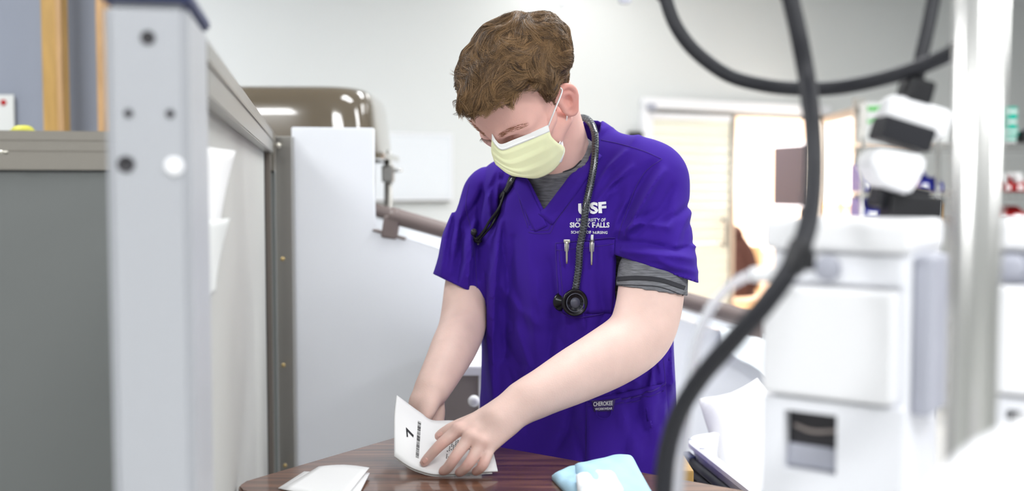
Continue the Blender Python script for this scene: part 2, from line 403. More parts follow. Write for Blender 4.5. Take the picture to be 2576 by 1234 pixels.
# small things at far left: wooden uprights, poster, yellow cap
def woodpost(px0, px1, d, m, label):
    a, b = W(px0, 475, d)[0], W(px1, 475, d)[0]
    t = thing('wooden_upright', label, 'wood post', 'wooden uprights on the left wall')
    box('board', ((a+b)/2, d, 1.5), (b-a, .05, 3.0), m, t, bev=.004)
    box('edge_strip', (b-.012, d-.03, 1.5), (.02, .012, 3.0), M_pine, t, bev=.002)
    box('foot_block', ((a+b)/2, d-.005, .06), (b-a+.02, .07, .12), m, t, bev=.004)
    return t
woodpost(122, 176, 3.95, M_pine2, 'yellow pine upright against the blue grey wall')
woodpost(257, 300, 3.95, M_pine, 'brown pine upright half hidden by the white steel post')
t = thing('wall_poster', 'pale poster with red spot on the far left wall', 'poster')
pa = W(-60, 235, 4.0); pb = W(18, 345, 4.0)
box('sheet', ((pa[0]+pb[0])/2, 4.08, (pa[2]+pb[2])/2), (pb[0]-pa[0], .006, pa[2]-pb[2]), M_carton, t)
lathe('red_spot', [(.012, 0), (.012, .002)], M_binred, t, (W(-8, 255, 4.0)[0], 4.077, W(0, 255, 4)[2]), (0, -1, 0), 18)
yc = thing('yellow_cap', 'small yellow green cap on top of the low left partition', 'cap')
c = W(58, 331, 2.72)
lathe('dome', [(.027, 0), (.027, .006), (.022, .012), (.012, .0155), (.002, .016)], M_yellow, yc, (c[0], c[1], ztop), (0, 0, 1), 24)
lathe('brim', [(.032, 0), (.032, .003), (.027, .004)], M_yellow, yc, (c[0], c[1], ztop), (0, 0, 1), 24)
# ------------------------------------------------------------------ white ramp with handrails
rp = thing('therapy_ramp', 'white laminate ramp unit with sloping side panels and taupe handrails', 'ramp')
dR = 2.82
def slopey(px): return 578+(px-940)*.288
def side_panel(d, parent, top):
    pts = [(735, 320), (941, 322), (940, 578), (1115, 629), (1830, 838), (2140, 930)] if top else [(760, 520), (940, 545), (1115, 590), (2000, 830)]
    P = [W(x, y, d) for x, y in pts]
    for q in P: q[1] = d
    P2 = P+[np.array([P[-1][0], d, 0.0]), np.array([P[0][0], d, 0.0])]
    return prism('side_panel', P2, (0, .028, 0), M_whitelam, parent, .0025)
side_panel(dR, rp, True); side_panel(3.55, rp, False)
q0, q1 = W(950, 600, dR), W(2000, 900, dR)
G = np.array([[(q0[0], dR+.03, q0[2]-.06), (q0[0], 3.55, q0[2]-.06)], [(q1[0], dR+.03, q1[2]-.06), (q1[0], 3.55, q1[2]-.06)]])
sheet('deck', G, .02, M_whitelam, rp, False)
def handrail(d, k):
    sl = lambda px: 541+(px-985)*.288
    e = [W(985, sl(985)+48, d), W(989, sl(985)+12, d), W(998, sl(998)-1, d), W(1030, sl(1030), d)]
    h = bpy.data.objects.new('handrail', None); COL.objects.link(h); h.parent = rp
    tube('rail_tube', [W(992, sl(992)+1, d), W(1025, sl(1025), d), W(1500, sl(1500), d), W(2080, sl(2080), d)], .0225, M_rail, h, 18, 6)
    lathe('rail_end', [(.001, -.001), (.016, .002), (.0225, .012), (.0225, .02)], M_rail, h, W(983, sl(983)-1, d), nrm(W(1025, sl(1025), d)-W(992, sl(992), d)), 18)
    for px in (985, 1900):
        a = W(px+2, sl(px)+3, d); b = W(px-6, slopey(px)+8, d)
        dz = nrm(b-a); R3 = Matrix.Rotation(math.radians(-16), 3, 'Y').inverted()
        box('bracket_post', (a+b)/2, (.043, .036, np.linalg.norm(b-a)), M_rail, h, Matrix.Rotation(math.atan2(-dz[0], -dz[2]), 3, 'Y'), .006)
        c = W(px-4, slopey(px-4)-1, d+.01); box('base_plate', c, (.092, .05, .006), M_rail, h, Matrix.Rotation(math.atan(.288), 3, 'Y'), .002)
handrail(dR+.012, 0)
hb = bpy.data.objects.new('handrail', None); COL.objects.link(hb); hb.parent = rp
tube('rail_tube', [W(760, 470, 3.56), W(940, 526, 3.56), W(1500, 695, 3.56), W(2000, 846, 3.56)], .0225, M_rail, hb, 16, 4)
for px, py in ((800, 484), (1900, 818)):
    a = W(px, py, 3.56); cyl('bracket_post', a, a-np.array([0, 0, .12]), .018, M_rail, hb, n=12)
# ------------------------------------------------------------------ brown glossy hood
hd = thing('plastic_hood', 'glossy brown plastic hood with flange behind the white panel', 'hood')
dH = 3.75
xl, xr = W(490, 300, dH)[0], W(968, 300, dH)[0]; zt_, zb_ = W(0, 236, dH)[2], W(0, 392, dH)[2]
cx = (xl+xr)/2; ax = (xr-xl)/2; ay = .34
def ring(z, a, b, n=64, e=5.0):
    r = []
    for k in range(n):
        th = 2*math.pi*k/n; c_, s_ = math.cos(th), math.sin(th)
        r.append((cx+a*math.copysign(abs(c_)**(2/e), c_), dH+b*math.copysign(abs(s_)**(2/e), s_), z))
    return r
lev = [(0, 1.03, 0), (.25, 1.01, 0), (.55, .985, 0), (.72, .972, 0), (.84, .955, 0), (.92, .925, 0), (.97, .88, 0), (.995, .80, 0), (1, .70, 0)]
v = []; f = []
for h_, s_, _ in lev: v += ring(zb_+(zt_-zb_)*h_, ax*s_, ay*s_)
n = 64
for i in range(len(lev)-1):
    for k in range(n): f.append((i*n+k, i*n+(k+1) % n, (i+1)*n+(k+1) % n, (i+1)*n+k))
f.append(tuple((len(lev)-1)*n+k for k in range(n)))
link('shell', pymesh('shell', v, f), M_brown, hd, True)
v = ring(zb_-.018, ax*1.10, ay*1.12)+ring(zb_+.002, ax*1.10, ay*1.12)+ring(zb_+.006, ax*1.02, ay*1.02)+ring(zb_-.018, ax*.98, ay*.98)
f = []
for i in range(4):
    j = (i+1) % 4
    for k in range(n): f.append((i*n+k, i*n+(k+1) % n, j*n+(k+1) % n, j*n+k))
link('flange', pymesh('flange', v, f), M_brown, hd)
st = thing('hood_stand', 'slim metal stand with clamp holding up the brown hood', 'stand')
pc = W(977, 410, 3.66)
cyl('pole', (pc[0], 3.66, 0), (pc[0], 3.66, pc[2]+.01), .014, M_alu, st)
box('clamp', (pc[0]+.0, 3.66, W(0, 437, 3.66)[2]), (.042, .045, .06), M_alu, st, bev=.006)
cyl('clamp_screw', (pc[0]+.015, 3.65, W(0, 430, 3.66)[2]), (pc[0]+.05, 3.64, W(0, 428, 3.66)[2]), .006, M_chrome, st, n=12)
cyl('top_fork', (pc[0], 3.66, pc[2]-.02), (pc[0]+.003, 3.66, pc[2]+.045), .007, M_chrome, st, n=12)
lathe('base', [(.16, 0), (.16, .015), (.03, .03), (.015, .06)], M_alu, st, (pc[0], 3.66, 0), (0, 0, 1), 28)
# ------------------------------------------------------------------ whiteboard on the back wall
wb = thing('whiteboard', 'small framed whiteboard on the pale back wall beside the hood', 'whiteboard')
t0, t1 = wallt(905), wallt(1137); pm = wallpt(1040); z0, z1 = zat(pm, 504), zat(pm, 334)
wbox('writing_surface', t0+.01, t1-.01, z0+.01, z1-.01, -.014, -.002, M_glassgrey, wb)
for a, b, c_, d_ in ((t0, t1, z1-.014, z1), (t0, t1, z0, z0+.014), (t0, t0+.014, z0+.014, z1-.014), (t1-.014, t1, z0+.014, z1-.014)):
    wbox('frame_bar', a, b, c_, d_, -.020, -.001, M_white, wb, .003)
wbox('pen_tray', t0, t1-.03, z0-.012, z0, -.05, -.001, M_alu, wb, .003)
# ceiling sprinkler and a grey fitting hanging into the top of the view
sp = thing('fire_sprinkler', 'white fire sprinkler head hanging from the ceiling above the student', 'sprinkler')
c = W(1423, 14, 5.2)
cyl('pipe', (c[0], c[1], c[2]+.03), (c[0], c[1], CEIL), .012, M_white, sp)
lathe('body', [(.006, -.012), (.012, -.004), (.028, .0), (.026, .012), (.016, .03), (.012, .04)], M_white, sp, c, (0, 0, 1), 20)
lathe('deflector', [(.002, -.032), (.026, -.03), (.024, -.026), (.004, -.02)], M_white, sp, c, (0, 0, 1), 20)
for s in (-1, 1): tube('frame_arm', [c+[s*.012, 0, .0], c+[s*.023, 0, -.012], c+[s*.008, 0, -.026]], .0035, M_white, sp, 8, 4)
gf = thing('ceiling_bracket', 'grey box fitting hanging from the ceiling beside the sprinkler', 'bracket')
c = W(1572, 2, 5.4); box('housing', c+[0, 0, .02], (.06, .06, .06), M_pumpgrey, gf, bev=.006); cyl('stem', c+[0, 0, .05], (c[0], c[1], CEIL), .012, M_pumpgrey, gf)
lathe('lens', [(.02, -.014), (.024, -.01), (.024, 0)], M_pumpgrey, gf, c, (0, 0, 1), 18)
# dark wall device seen above the shoulder
wb2 = thing('wall_box', 'small dark box on the back wall above the purple shoulder', 'box')
t0 = wallt(1577); z0 = zat(wallpt(1590), 352)
wbox('case', t0, t0+.11, z0, z0+.06, -.05, 0, M_dark, wb2, .005); wbox('cover', t0+.01, t0+.10, z0+.01, z0+.05, -.056, -.05, M_black, wb2, .003)
# ------------------------------------------------------------------ adjoining room contents
pb_ = thing('wall_whiteboard', 'large blank whiteboard seen through the open sliding door', 'whiteboard')
def farpt(px, py, off): 
    p = wallpt(px, off); p[2] = zat(p, py); return p
def farbox(name, px0, px1, py0, py1, off, th, m, parent, bev=0):
    a, b = farpt(px0, py0, off), farpt(px1, py1, off); z0, z1 = min(a[2], b[2]), max(a[2], b[2])
    return prism(name, [(a[0], a[1], z0), (b[0], b[1], z0), (b[0], b[1], z1), (a[0], a[1], z1)], WN*th, m, parent, bev)
farbox('board', 1800, 1946, 366, 528, R2-.06, .04, M_glassgrey, pb_); farbox('tray', 1800, 1946, 528, 533, R2-.14, .12, M_white, pb_)
tv = thing('television', 'dark flat screen television on a wall seen through the doorway', 'television')
A = W(1945, 367, 9.6); B = W(2052, 358, 9.0); zb1 = W(1945, 522, 9.6)[2]
ab = nrm([B[0]-A[0], B[1]-A[1], 0]); an = np.array([ab[1], -ab[0], 0])
def tvq(n_, u0, u1, z0, z1, o0, o1, m, bev=0):
    L_ = np.linalg.norm((B-A)[:2]); a = np.array([A[0], A[1], 0])+ab*u0*L_+an*o0; b = np.array([A[0], A[1], 0])+ab*u1*L_+an*o0
    return prism(n_, [(a[0], a[1], z0), (b[0], b[1], z0), (b[0], b[1], z1), (a[0], a[1], z1)], an*(o1-o0), m, tv, bev)
tvq('screen', .0, 1, zb1+.02, A[2]-.01, -.05, 0, M_tv, .004); tvq('bezel_top', -.01, 1.01, A[2]-.01, A[2]+.02, -.055, .006, M_pumpgrey, .003); tvq('bezel_bottom', -.01, 1.01, zb1, zb1+.025, -.055, .006, M_pumpgrey, .003)
tvq('wall_bracket', .35, .65, zb1+.15, zb1+.35, -.14, -.05, M_black); tvq('pole', .47, .53, 0, zb1+.3, -.18, -.14, M_black)
tvq('base', .25, .75, 0, .04, -.35, .05, M_black)
dk = thing('office_desk', 'long pale desk along the far wall of the adjoining room', 'desk')
farbox('desktop', 1846, 2050, 614, 624, R2-1.0, .9, M_white, dk); farbox('modesty_panel', 1880, 2050, 624, 690, R2-.6, .03, M_tan, dk)
farbox('side_panel', 2040, 2048, 624, 780, R2-.95, .8, M_white, dk)
jk = thing('jacket_on_chair', 'dark brown jacket draped over a chair just inside the open door', 'jacket')
c = W(1845, 660, 8.6)
for nm, pts, rr in (('jacket_body', [W(1838, 575, 8.6), W(1848, 620, 8.6), W(1856, 680, 8.6), W(1860, 745, 8.6)], [.06, .12, .15, .13]), ('sleeve', [W(1862, 600, 8.52), W(1885, 640, 8.5), W(1896, 690, 8.5), W(1898, 725, 8.5)], [.04, .045, .045, .03]), ('hood', [W(1838, 578, 8.55), W(1856, 584, 8.52), W(1868, 592, 8.52)], [.06, .045, .02])):
    tube(nm, pts, rr, M_jacket, jk, 14, 6)
ch = thing('desk_chair', 'maple seated chair under the brown jacket in the adjoining room', 'chair')
s0 = W(1865, 770, 8.62)
box('seat', (s0[0], 8.5, s0[2]), (.46, .44, .05), M_maple, ch, bev=.012); box('backrest', (s0[0], 8.74, s0[2]+.3), (.4, .03, .4), M_maple, ch, bev=.01)
for sx in (-1, 1):
    for sy in (-1, 1): cyl('leg', (s0[0]+sx*.2, 8.5+sy*.19, 0), (s0[0]+sx*.19, 8.5+sy*.18, s0[2]-.02), .014, M_black, ch, n=10)
# glazed screen that comes forward at the right of the doorway
gs = thing('glazed_screen', 'aluminium framed bright glazed screen to the right of the doorway', 'window screen')
gA = wallpt(2066); gB = W(2160, 475, 7.2); gd = nrm([gB[0]-gA[0], gB[1]-gA[1], 0]); gL = np.linalg.norm((gB-gA)[:2]); gn = np.array([-gd[1], gd[0], 0])
def gbox(name, u0, u1, z0, z1, o0, o1, m):
    a = np.array([gA[0], gA[1], 0])+gd*u0+gn*o0; b = np.array([gA[0], gA[1], 0])+gd*u1+gn*o0
    return prism(name, [(a[0], a[1], z0), (b[0], b[1], z0), (b[0], b[1], z1), (a[0], a[1], z1)], gn*(o1-o0), m, gs)
zg = zat(gB, 268)
gbox('head_rail', 0, gL, zg-.06, zg+.0, -.03, .03, M_taupe); gbox('end_post', gL-.06, gL, 0, zg+.06, -.035, .035, M_alu); gbox('start_post', 0, .05, 0, zg, -.03, .03, M_alu)
gbox('pane', .05, gL-.06, zat(gB, 520), zg-.06, -.004, .004, M_glowpane); gbox('lower_panel', .05, gL-.06, .05, zat(gB, 520), -.01, .01, M_tan); gbox('transom', .05, gL-.06, zat(gB, 526), zat(gB, 514), -.02, .02, M_maple)
# ------------------------------------------------------------------ wire shelving with bins
dS = 6.35
ws = thing('wire_shelving', 'chrome wire shelving unit stocked with bins at the right', 'shelving')
sx0, sx1 = W(2168, 475, dS)[0], W(2168, 475, dS)[0]+1.32; sw = .42
zs = [W(0, 358, dS)[2], W(0, 481, dS)[2], W(0, 550, dS)[2], .55, .15]
for x in (sx0, (sx0+sx1)/2-.2, sx1):
    for y in (dS, dS+sw): cyl('post', (x, y, 0), (x, y, zs[0]+.03), .0125, M_chrome, ws, n=12)
for z in zs:
    s_ = bpy.data.objects.new('shelf', None); COL.objects.link(s_); s_.parent = ws
    bm = bmesh.new()
    for y in (dS, dS+sw): boxbm(((sx0+sx1)/2, y, z-.012), (sx1-sx0, .007, .007), bm=bm); boxbm(((sx0+sx1)/2, y, z-.04), (sx1-sx0, .007, .007), bm=bm)
    for x in (sx0, sx1): boxbm((x, dS+sw/2, z-.012), (.007, sw, .007), bm=bm)
    bmobj('shelf_frame', bm, M_chrome, s_)
    bm = bmesh.new()
    for i in range(44): boxbm((sx0+(sx1-sx0)*(i+.5)/44, dS+sw/2, z-.005), (.005, sw, .005), bm=bm)
    for i in range(30): boxbm((sx0+(sx1-sx0)*(i+.5)/30, dS, z-.026), (.004, .004, .03), bm=bm)
    w_ = bmobj('shelf_wires', bm, M_chrome, s_); w_['kind'] = 'stuff'
def bin_(px0, px1, py0, py1, m, label, grp, fill=None, d=dS+.022, zfix=None):
    a, b = W(px0, py0, d), W(px1, py1, d); z0 = zfix if zfix is not None else b[2]; h = a[2]-z0; w = b[0]-a[0]; L = .24; cx_ = (a[0]+b[0])/2
    t = thing('storage_bin', label, 'bin', grp)
    th = .004
    box('base', (cx_, d+L/2, z0+th/2), (w, L, th), m, t)
    box('back_wall', (cx_, d+L-th/2, z0+h/2), (w, th, h), m, t)
    box('front_lip', (cx_, d+th/2, z0+h*.25), (w, th, h*.5), m, t)
    for s in (-1, 1):
        x = cx_+s*(w/2-th/2)
        prism('side_wall', [(x, d, z0), (x, d+L, z0), (x, d+L, z0+h), (x, d+L*.45, z0+h), (x, d, z0+h*.5)], (th*-s, 0, 0), m, t)
    box('label_card', (cx_, d-.001, z0+h*.25), (w*.5, .001, h*.25), M_paper, t)
    return cx_, z0, h, w, d
def carton(px0, px1, py0, py1, m, label, grp, d=dS+.06, band=None, L=.14, zfix=None):
    a, b = W(px0, py0, d), W(px1, py1, d); z0 = zfix if zfix is not None else b[2]; h = a[2]-b[2]; w = b[0]-a[0]; cx_ = (a[0]+b[0])/2
    t = thing('supply_box', label, 'box', grp)
    box('carton_body', (cx_, d+L/2, z0+h/2), (w, L, h), m, t, bev=.002)
    if band: box('printed_band', (cx_, d-.0006, z0+h*.55), (w*.96, .001, h*.34), band, t)
    box('flap', (cx_, d+L/2, z0+h+.0008), (w*.98, L*.5, .0016), m, t)
    return z0+h+.0016
sh1, sh2, sh3 = zs[0]-.002, zs[1]-.002, zs[2]-.002
z = carton(2173, 2232, 318, 357, M_carton, 'white carton at the bottom left of the top shelf', 'cartons on the top shelf', band=None, zfix=sh1)
z = carton(2176, 2236, 292, 317, M_carton, 'white carton with green band, middle of the top shelf stack', 'cartons on the top shelf', band=M_green, zfix=z)
z = carton(2176, 2228, 254, 291, M_carton, 'white and green carton topmost of the left shelf stack', 'cartons on the top shelf', band=M_green, zfix=z)
carton(2330, 2385, 328, 357, M_carton, 'white carton behind the silver pole on the top shelf', 'cartons on the top shelf', zfix=sh1)
z = carton(2495, 2552, 338, 357, M_carton, 'white carton under the teal cartons', 'cartons on the top shelf', zfix=sh1, band=M_teal)
z = carton(2500, 2556, 318, 337, M_teal, 'teal carton lowest of the teal stack', 'teal cartons', zfix=z, band=M_carton)
z = carton(2524, 2552, 292, 317, M_teal, 'teal carton with white band in the middle of the stack', 'teal cartons', zfix=z, band=M_carton)
z = carton(2520, 2553, 266, 291, M_teal, 'teal carton topmost of the stack', 'teal cartons', zfix=z, band=M_carton)
bk = thing('equipment_bag', 'black equipment bag at the right end of the top shelf', 'bag'); c = W(2590, 345, dS+.1)
box('bag_body', (c[0], dS+.15, sh1+.04), (.16, .2, .08), M_black, bk, bev=.02); tube('strap', [(c[0]-.06, dS+.1, sh1+.075), (c[0], dS+.09, sh1+.1), (c[0]+.06, dS+.1, sh1+.075)], .006, M_navy, bk, 8, 4)
for px0, px1, py0, lab in ((2170, 2196, 412, 'blue bin at the left end of the middle shelf'), (2312, 2340, 428, 'tall blue bin behind the white scope on the middle shelf'), (2342, 2374, 444, 'blue bin next to the silver pole on the middle shelf')):
    bin_(px0, px1, py0, 479, M_binblue, lab, 'blue bins', zfix=sh2)
for i, (px0, px1, lab) in enumerate(((2486, 2516, 'red bin nearest the pole on the middle shelf'), (2518, 2548, 'middle red bin of the three on the middle shelf'), (2550, 2582, 'red bin at the picture edge on the middle shelf'))):
    cx_, z0, h, w, d = bin_(px0, px1, 440, 479, M_binred, lab, 'red bins', zfix=sh2)
    t = thing('wrapped_supplies', ['white wrapped supplies heaped in the red bin nearest the pole', 'white wrapped supplies heaped in the middle red bin', 'white wrapped supplies heaped in the red bin at the edge'][i], 'supplies', 'wrapped supplies')
    for k_ in range(5): box('packet', (cx_+random.uniform(-.2, .2)*w, d+.05+.03*k_, z0+h*.75), (w*.55, .012, h*.8), M_paper, t, Matrix.Rotation(random.uniform(-.4, .4), 3, 'Y'), .003)
bin_(2170, 2226, 498, 549, M_binblue, 'wide blue bin on the lower shelf', 'blue bins', zfix=sh3)
bin_(2502, 2538, 518, 549, M_binred, 'left red bin on the lower shelf', 'red bins', zfix=sh3)
bin_(2542, 2580, 518, 549, M_binred, 'right red bin on the lower shelf', 'red bins', zfix=sh3)
carton(2330, 2372, 510, 549, M_maple, 'tan carton on the lower shelf by the pole', 'cartons on the lower shelf', zfix=sh3)
# ------------------------------------------------------------------ overbed table
TZ = .965
tC = np.array([-.183, 1.918, 0]); eL = nrm([.815, -.578, 0]); eS = nrm([-.578, -.815, 0])
TW, TL = .435, .80
tb = thing('overbed_table', 'overbed table with dark walnut laminate top in front of the student', 'table')
def roundrect(o, e1, e2, L1, L2, r, z, n=6):
    out = []
    for (cx_, cy_, a0_) in ((r, r, 180), (L1-r, r, 270), (L1-r, L2-r, 0), (r, L2-r, 90)):
        for k in range(n+1):
            a = math.radians(a0_+90*k/n); q = o+e1*(cx_+r*math.cos(a))+e2*(cy_+r*math.sin(a)); out.append((q[0], q[1], z))
    return out
rr_ = roundrect(tC, eL, eS, TL, TW, .035, TZ)
prism('table_top', rr_, (0, 0, -.026), M_walnut, tb, .003)
cc = tC+eL*(TL-.12)+eS*(TW/2)
box('column', (cc[0], cc[1], .5), (.05, .09, .88), M_taupe, tb, rotz(-35.3), .006)
box('support_bracket', tuple(tC+eL*(TL-.3)+eS*TW/2+np.array([0, 0, TZ-.045])), (.42, .08, .036), M_taupe, tb, rotz(-35.3), .005)
for s in (-1, 1):
    a = cc+eS*s*.16; b = a-eL*.55
    bx_ = (a+b)/2; box('foot', (bx_[0], bx_[1], .06), (.56, .05, .04), M_taupe, tb, rotz(-35.3), .006)
    for q in (a, b): lathe('caster', [(.0, -.012), (.025, -.012), (.025, .012), (.0, .012)], M_black, tb, (q[0], q[1], .025), (.578, .815, 0), 16)
box('foot_bridge', (cc[0], cc[1], .06), (.05, .36, .04), M_taupe, tb, rotz(-35.3), .006)
# loose paper wrappers at the left of the table
def flat(name, pts, z, th, m, label, cat, grp=None):
    P = [onz(x, y, z) for x, y in pts]
    return tag(prism(name, P, (0, 0, th), m, None, min(.0008, th/3)), label, cat, grp)
lw = thing('paper_wrapper', 'folded white paper wrapper lying on the left corner of the table', 'paper')
def curlsheet(name, quad, z0, lift, m, parent, n=8, th=.0012):
    a, b, c, d = [onz(x, y, z0) for x, y in quad]; G = np.zeros((n+1, n+1, 3))
    for i in range(n+1):
        for j in range(n+1):
            u, v = i/n, j/n; p = (a*(1-u)+b*u)*(1-v)+(d*(1-u)+c*u)*v
            G[i, j] = p+np.array([0, 0, lift(u, v)])
    return sheet(name, G, th, m, parent)
curlsheet('bottom_leaf', [(700, 1229), (765, 1187), (930, 1197), (900, 1250)], TZ+.001, lambda u, v: .004*v*u+.001, M_paper, lw)
curlsheet('top_leaf', [(708, 1232), (802, 1176), (929, 1191), (862, 1262)], TZ+.004, lambda u, v: .002+.007*u*v+.004*math.sin(3*v)*u, M_paper, lw)
# opened sterile package held by both hands
pk = thing('sterile_package', 'opened white paper package printed with 7 and a barcode, held over table', 'package')
front = [(992, 1147, 1.668), (1022, 1168, 1.655), (1052, 1182, 1.645), (1096, 1192, 1.632), (1170, 1189, 1.634), (1252, 1184, 1.640)]
mid = [(992, 1050, 1.715), (1022, 1075, 1.712), (1052, 1103, 1.708), (1096, 1125, 1.700), (1165, 1128, 1.695), (1240, 1134, 1.69)]
back = [(998, 994, 1.745), (1030, 1018, 1.755), (1058, 1038, 1.762), (1088, 1057, 1.768), (1150, 1059, 1.762), (1222, 1080, 1.745)]
rows3 = [catmull([W(*p) for p in r], 6) for r in (front, mid, back)]
nu = len(rows3[0]); G = np.zeros((nu, 13, 3))
for i in range(nu): G[i] = catmull([r[i] for r in rows3], 6)
G[..., 2] = np.maximum(G[..., 2], TZ+.0025)
pkm = sheet('paper_leaf', G, .0022, M_paper, pk)
G2 = G.copy(); G2[..., 2] -= .004; G2[..., 2] = np.maximum(G2[..., 2], TZ+.0012); G2[..., 1] += .0025
sheet('back_leaf', G2[1:-1], .0012, M_carton, pk)
def bvh_of(o):
    me = o.data; V = [v.co.copy() for v in me.vertices]; return BVHTree.FromPolygons(V, [tuple(p.vertices) for p in me.polygons])
pk_b = bvh_of(pkm)
def hit(bv, px, py, off=0.0, fallback=True):
    r = bv.ray_cast(Vector(CAM), Vector(ray(px, py)))
    if r[0] is None:
        if not fallback: return None
        d0 = Vector(W(px, py, 1.9)); r = bv.find_nearest(d0)
    n_ = r[1] if r[1].dot(Vector(ray(px, py))) < 0 else -r[1]
    return np.array(r[0]+n_*off)
def text_mesh(s, bold=0.0, font_shear=0):
    cu = bpy.data.curves.new('txt', 'FONT'); cu.body = s; cu.size = 1; cu.offset = bold; cu.resolution_u = 3; cu.shear = font_shear; cu.fill_mode = 'FRONT'
    o = bpy.data.objects.new('txt', cu); COL.objects.link(o); dg = bpy.context.evaluated_depsgraph_get(); dg.update()
    me = o.evaluated_get(dg).to_mesh(); V = np.array([v.co[:] for v in me.vertices]); Fc = [tuple(p.vertices) for p in me.polygons]
    bpy.data.objects.remove(o); bpy.data.curves.remove(cu); return V, Fc
def decal_text(name, s, box4, bv, off, m, parent, bold=.015):
    """box4: pixel corners (bottom-left, bottom-right, top-left) the text fills on surface bv"""
    V, Fc = text_mesh(s, bold); lo, hi = V.min(0), V.max(0); bl, br, tl = [np.array(q, float) for q in box4]
    out = []
    for v in V:
        u, w = (v[0]-lo[0])/(hi[0]-lo[0]), (v[1]-lo[1])/(hi[1]-lo[1]); q = bl+(br-bl)*u+(tl-bl)*w; out.append(hit(bv, q[0], q[1], off))
    return link(name, pymesh(name, out, Fc), m, parent)
decal_text('printed_number', '7', ((1041, 1102), (1039, 1078), (1023, 1098)), pk_b, .0006, M_ink, pk, .02)
bm_v = []; bm_f = []
rng = random.Random(3); y = 1058.0
def strip(a, b, c, d):
    i = len(bm_v); bm_v.extend([hit(pk_b, *q, .0005) for q in (a, b, c, d)]); bm_f.append((i, i+1, i+2, i+3))
while y < 1150:
    h_ = rng.choice((.8, 1.2, 1.8)); x0 = 1051-(y-1058)*.06; strip((x0, y), (x0+8, y+4), (x0+8, y+4+h_), (x0, y+h_)); y += h_+rng.choice((.9, 1.4, 2.0))
bc = link('barcode', pymesh('barcode', bm_v, bm_f), M_ink, pk)
bm_v = []; bm_f = []
for r_ in range(6):
    for k_ in range(9):
        if rng.random() < .75: x0 = 1122+r_*5+k_*.5; y0 = 1152-k_*4.2-r_*2; strip((x0, y0), (x0+2.6, y0+1), (x0+2.8, y0-1.4), (x0+.3, y0-2.4))
link('printed_text', pymesh('printed_text', bm_v, bm_f), M_ink, pk)
# folded blue underpad
bp_ = thing('folded_underpad', 'folded pale blue and white absorbent pad on the table', 'pad')
def pillowpad(name, quad, z, th, m, n=20, wr=.006, seed=1):
    a, b, c, d = [onz(x, y, z) for x, y in quad]; rs = np.random.RandomState(seed); ph = rs.rand(6)*6
    def P_(u, v, top):
        p = (a*(1-u)+b*u)*(1-v)+(d*(1-u)+c*u)*v; e = (1-(2*u-1)**6)*(1-(2*v-1)**6)
        w = wr*(math.sin(9*u+4*v+ph[0])+math.sin(5*v-7*u+ph[1])+.6*math.sin(21*u+9*v+ph[2])+.5*math.sin(17*v-13*u+ph[3]))*.4
        return p+np.array([0, 0, (th*(.35+.65*e**.5)+w*e) if top else 0.0])
    v_ = []; f_ = []
    for top in (1, 0):
        for i in range(n+1):
            for j in range(n+1): v_.append(P_(i/n, j/n, top))
    K = (n+1)**2; ix = lambda i, j: i*(n+1)+j
    for i in range(n):
        for j in range(n):
            q = (ix(i, j), ix(i+1, j), ix(i+1, j+1), ix(i, j+1)); f_.append(q); f_.append(tuple(K+x for x in q[::-1]))
    for i in range(n):
        for A_, B_ in ((ix(i, 0), ix(i+1, 0)), (ix(i+1, n), ix(i, n)), (ix(n, i), ix(n, i+1)), (ix(0, i+1), ix(0, i))): f_.append((A_, K+A_, K+B_, B_))
    return link(name, pymesh(name, v_, f_), m, bp_, True)
pillowpad('lower_fold', [(1388, 1205), (1450, 1270), (1690, 1290), (1500, 1168)], TZ+.001, .018, M_padblue, seed=2)
pillowpad('middle_fold', [(1446, 1178), (1462, 1300), (1668, 1300), (1590, 1158)], TZ+.012, .020, M_padblue, seed=3)
pillowpad('white_liner', [(1449, 1200), (1458, 1290), (1600, 1290), (1540, 1190)], TZ+.026, .012, M_padwhite, seed=5)
# ------------------------------------------------------------------ behind the student: cabinet, bassinet tray, pillow, linen
cb = thing('bedside_cabinet', 'taupe bedside cabinet with white top behind the right forearm', 'cabinet')
cx0, cx1 = W(1092, 950, 2.45)[0], W(1206, 950, 2.45)[0]; zc_ = W(0, 945, 2.45)[2]
box('body', ((cx0+cx1)/2, 2.6, zc_/2), (cx1-cx0, .28, zc_), M_cab, cb, bev=.003)
box('top', ((cx0+cx1)/2+.01, 2.59, zc_+.012), (cx1-cx0+.04, .32, .024), M_white, cb, bev=.005)
box('edge_trim', (cx1+.006, 2.46, zc_/2), (.018, .02, zc_), M_white, cb, bev=.003)
lathe('knob', [(.004, 0), (.004, .012), (.013, .016), (.014, .024), (.006, .03)], M_white, cb, W(1193, 1003, 2.45), (0, -1, 0), 18)
# white open tray with a ribbed dark band
ty = thing('bassinet_tray', 'white rimmed open tray with ribbed black side band at right', 'tray')
zT = W(1722, 1092, 2.28)[2]
tA, tB, tD_ = onz(1716, 1098, zT), onz(1905, 1246, zT), onz(1870, 1073, zT)
e1, e2 = nrm(tB-tA), nrm(tD_-tA); L1 = np.linalg.norm(tB-tA)+.25; L2 = .42
def ringpts(ins, z, r): return roundrect(tA+e1*ins+e2*ins-np.array([0, 0, tA[2]]), e1, e2, L1-2*ins, L2-2*ins, r, z, 8)
R_ = [ringpts(0, zT-.012, .05), ringpts(0, zT-.003, .05), ringpts(.004, zT, .047), ringpts(.020, zT, .035), ringpts(.023, zT-.003, .033), ringpts(.028, zT-.16, .03), ringpts(.012, zT-.165, .045), ringpts(.012, zT-.02, .05)]
v = [p for r in R_ for p in r]; n = len(R_[0]); f = []
for i in range(len(R_)):
    j = (i+1) % len(R_)
    for k in range(n): f.append((i*n+k, i*n+(k+1) % n, j*n+(k+1) % n, j*n+k))
f.append(tuple(5*n+k for k in range(n)))
link('tub', pymesh('tub', v, f), M_white, ty)
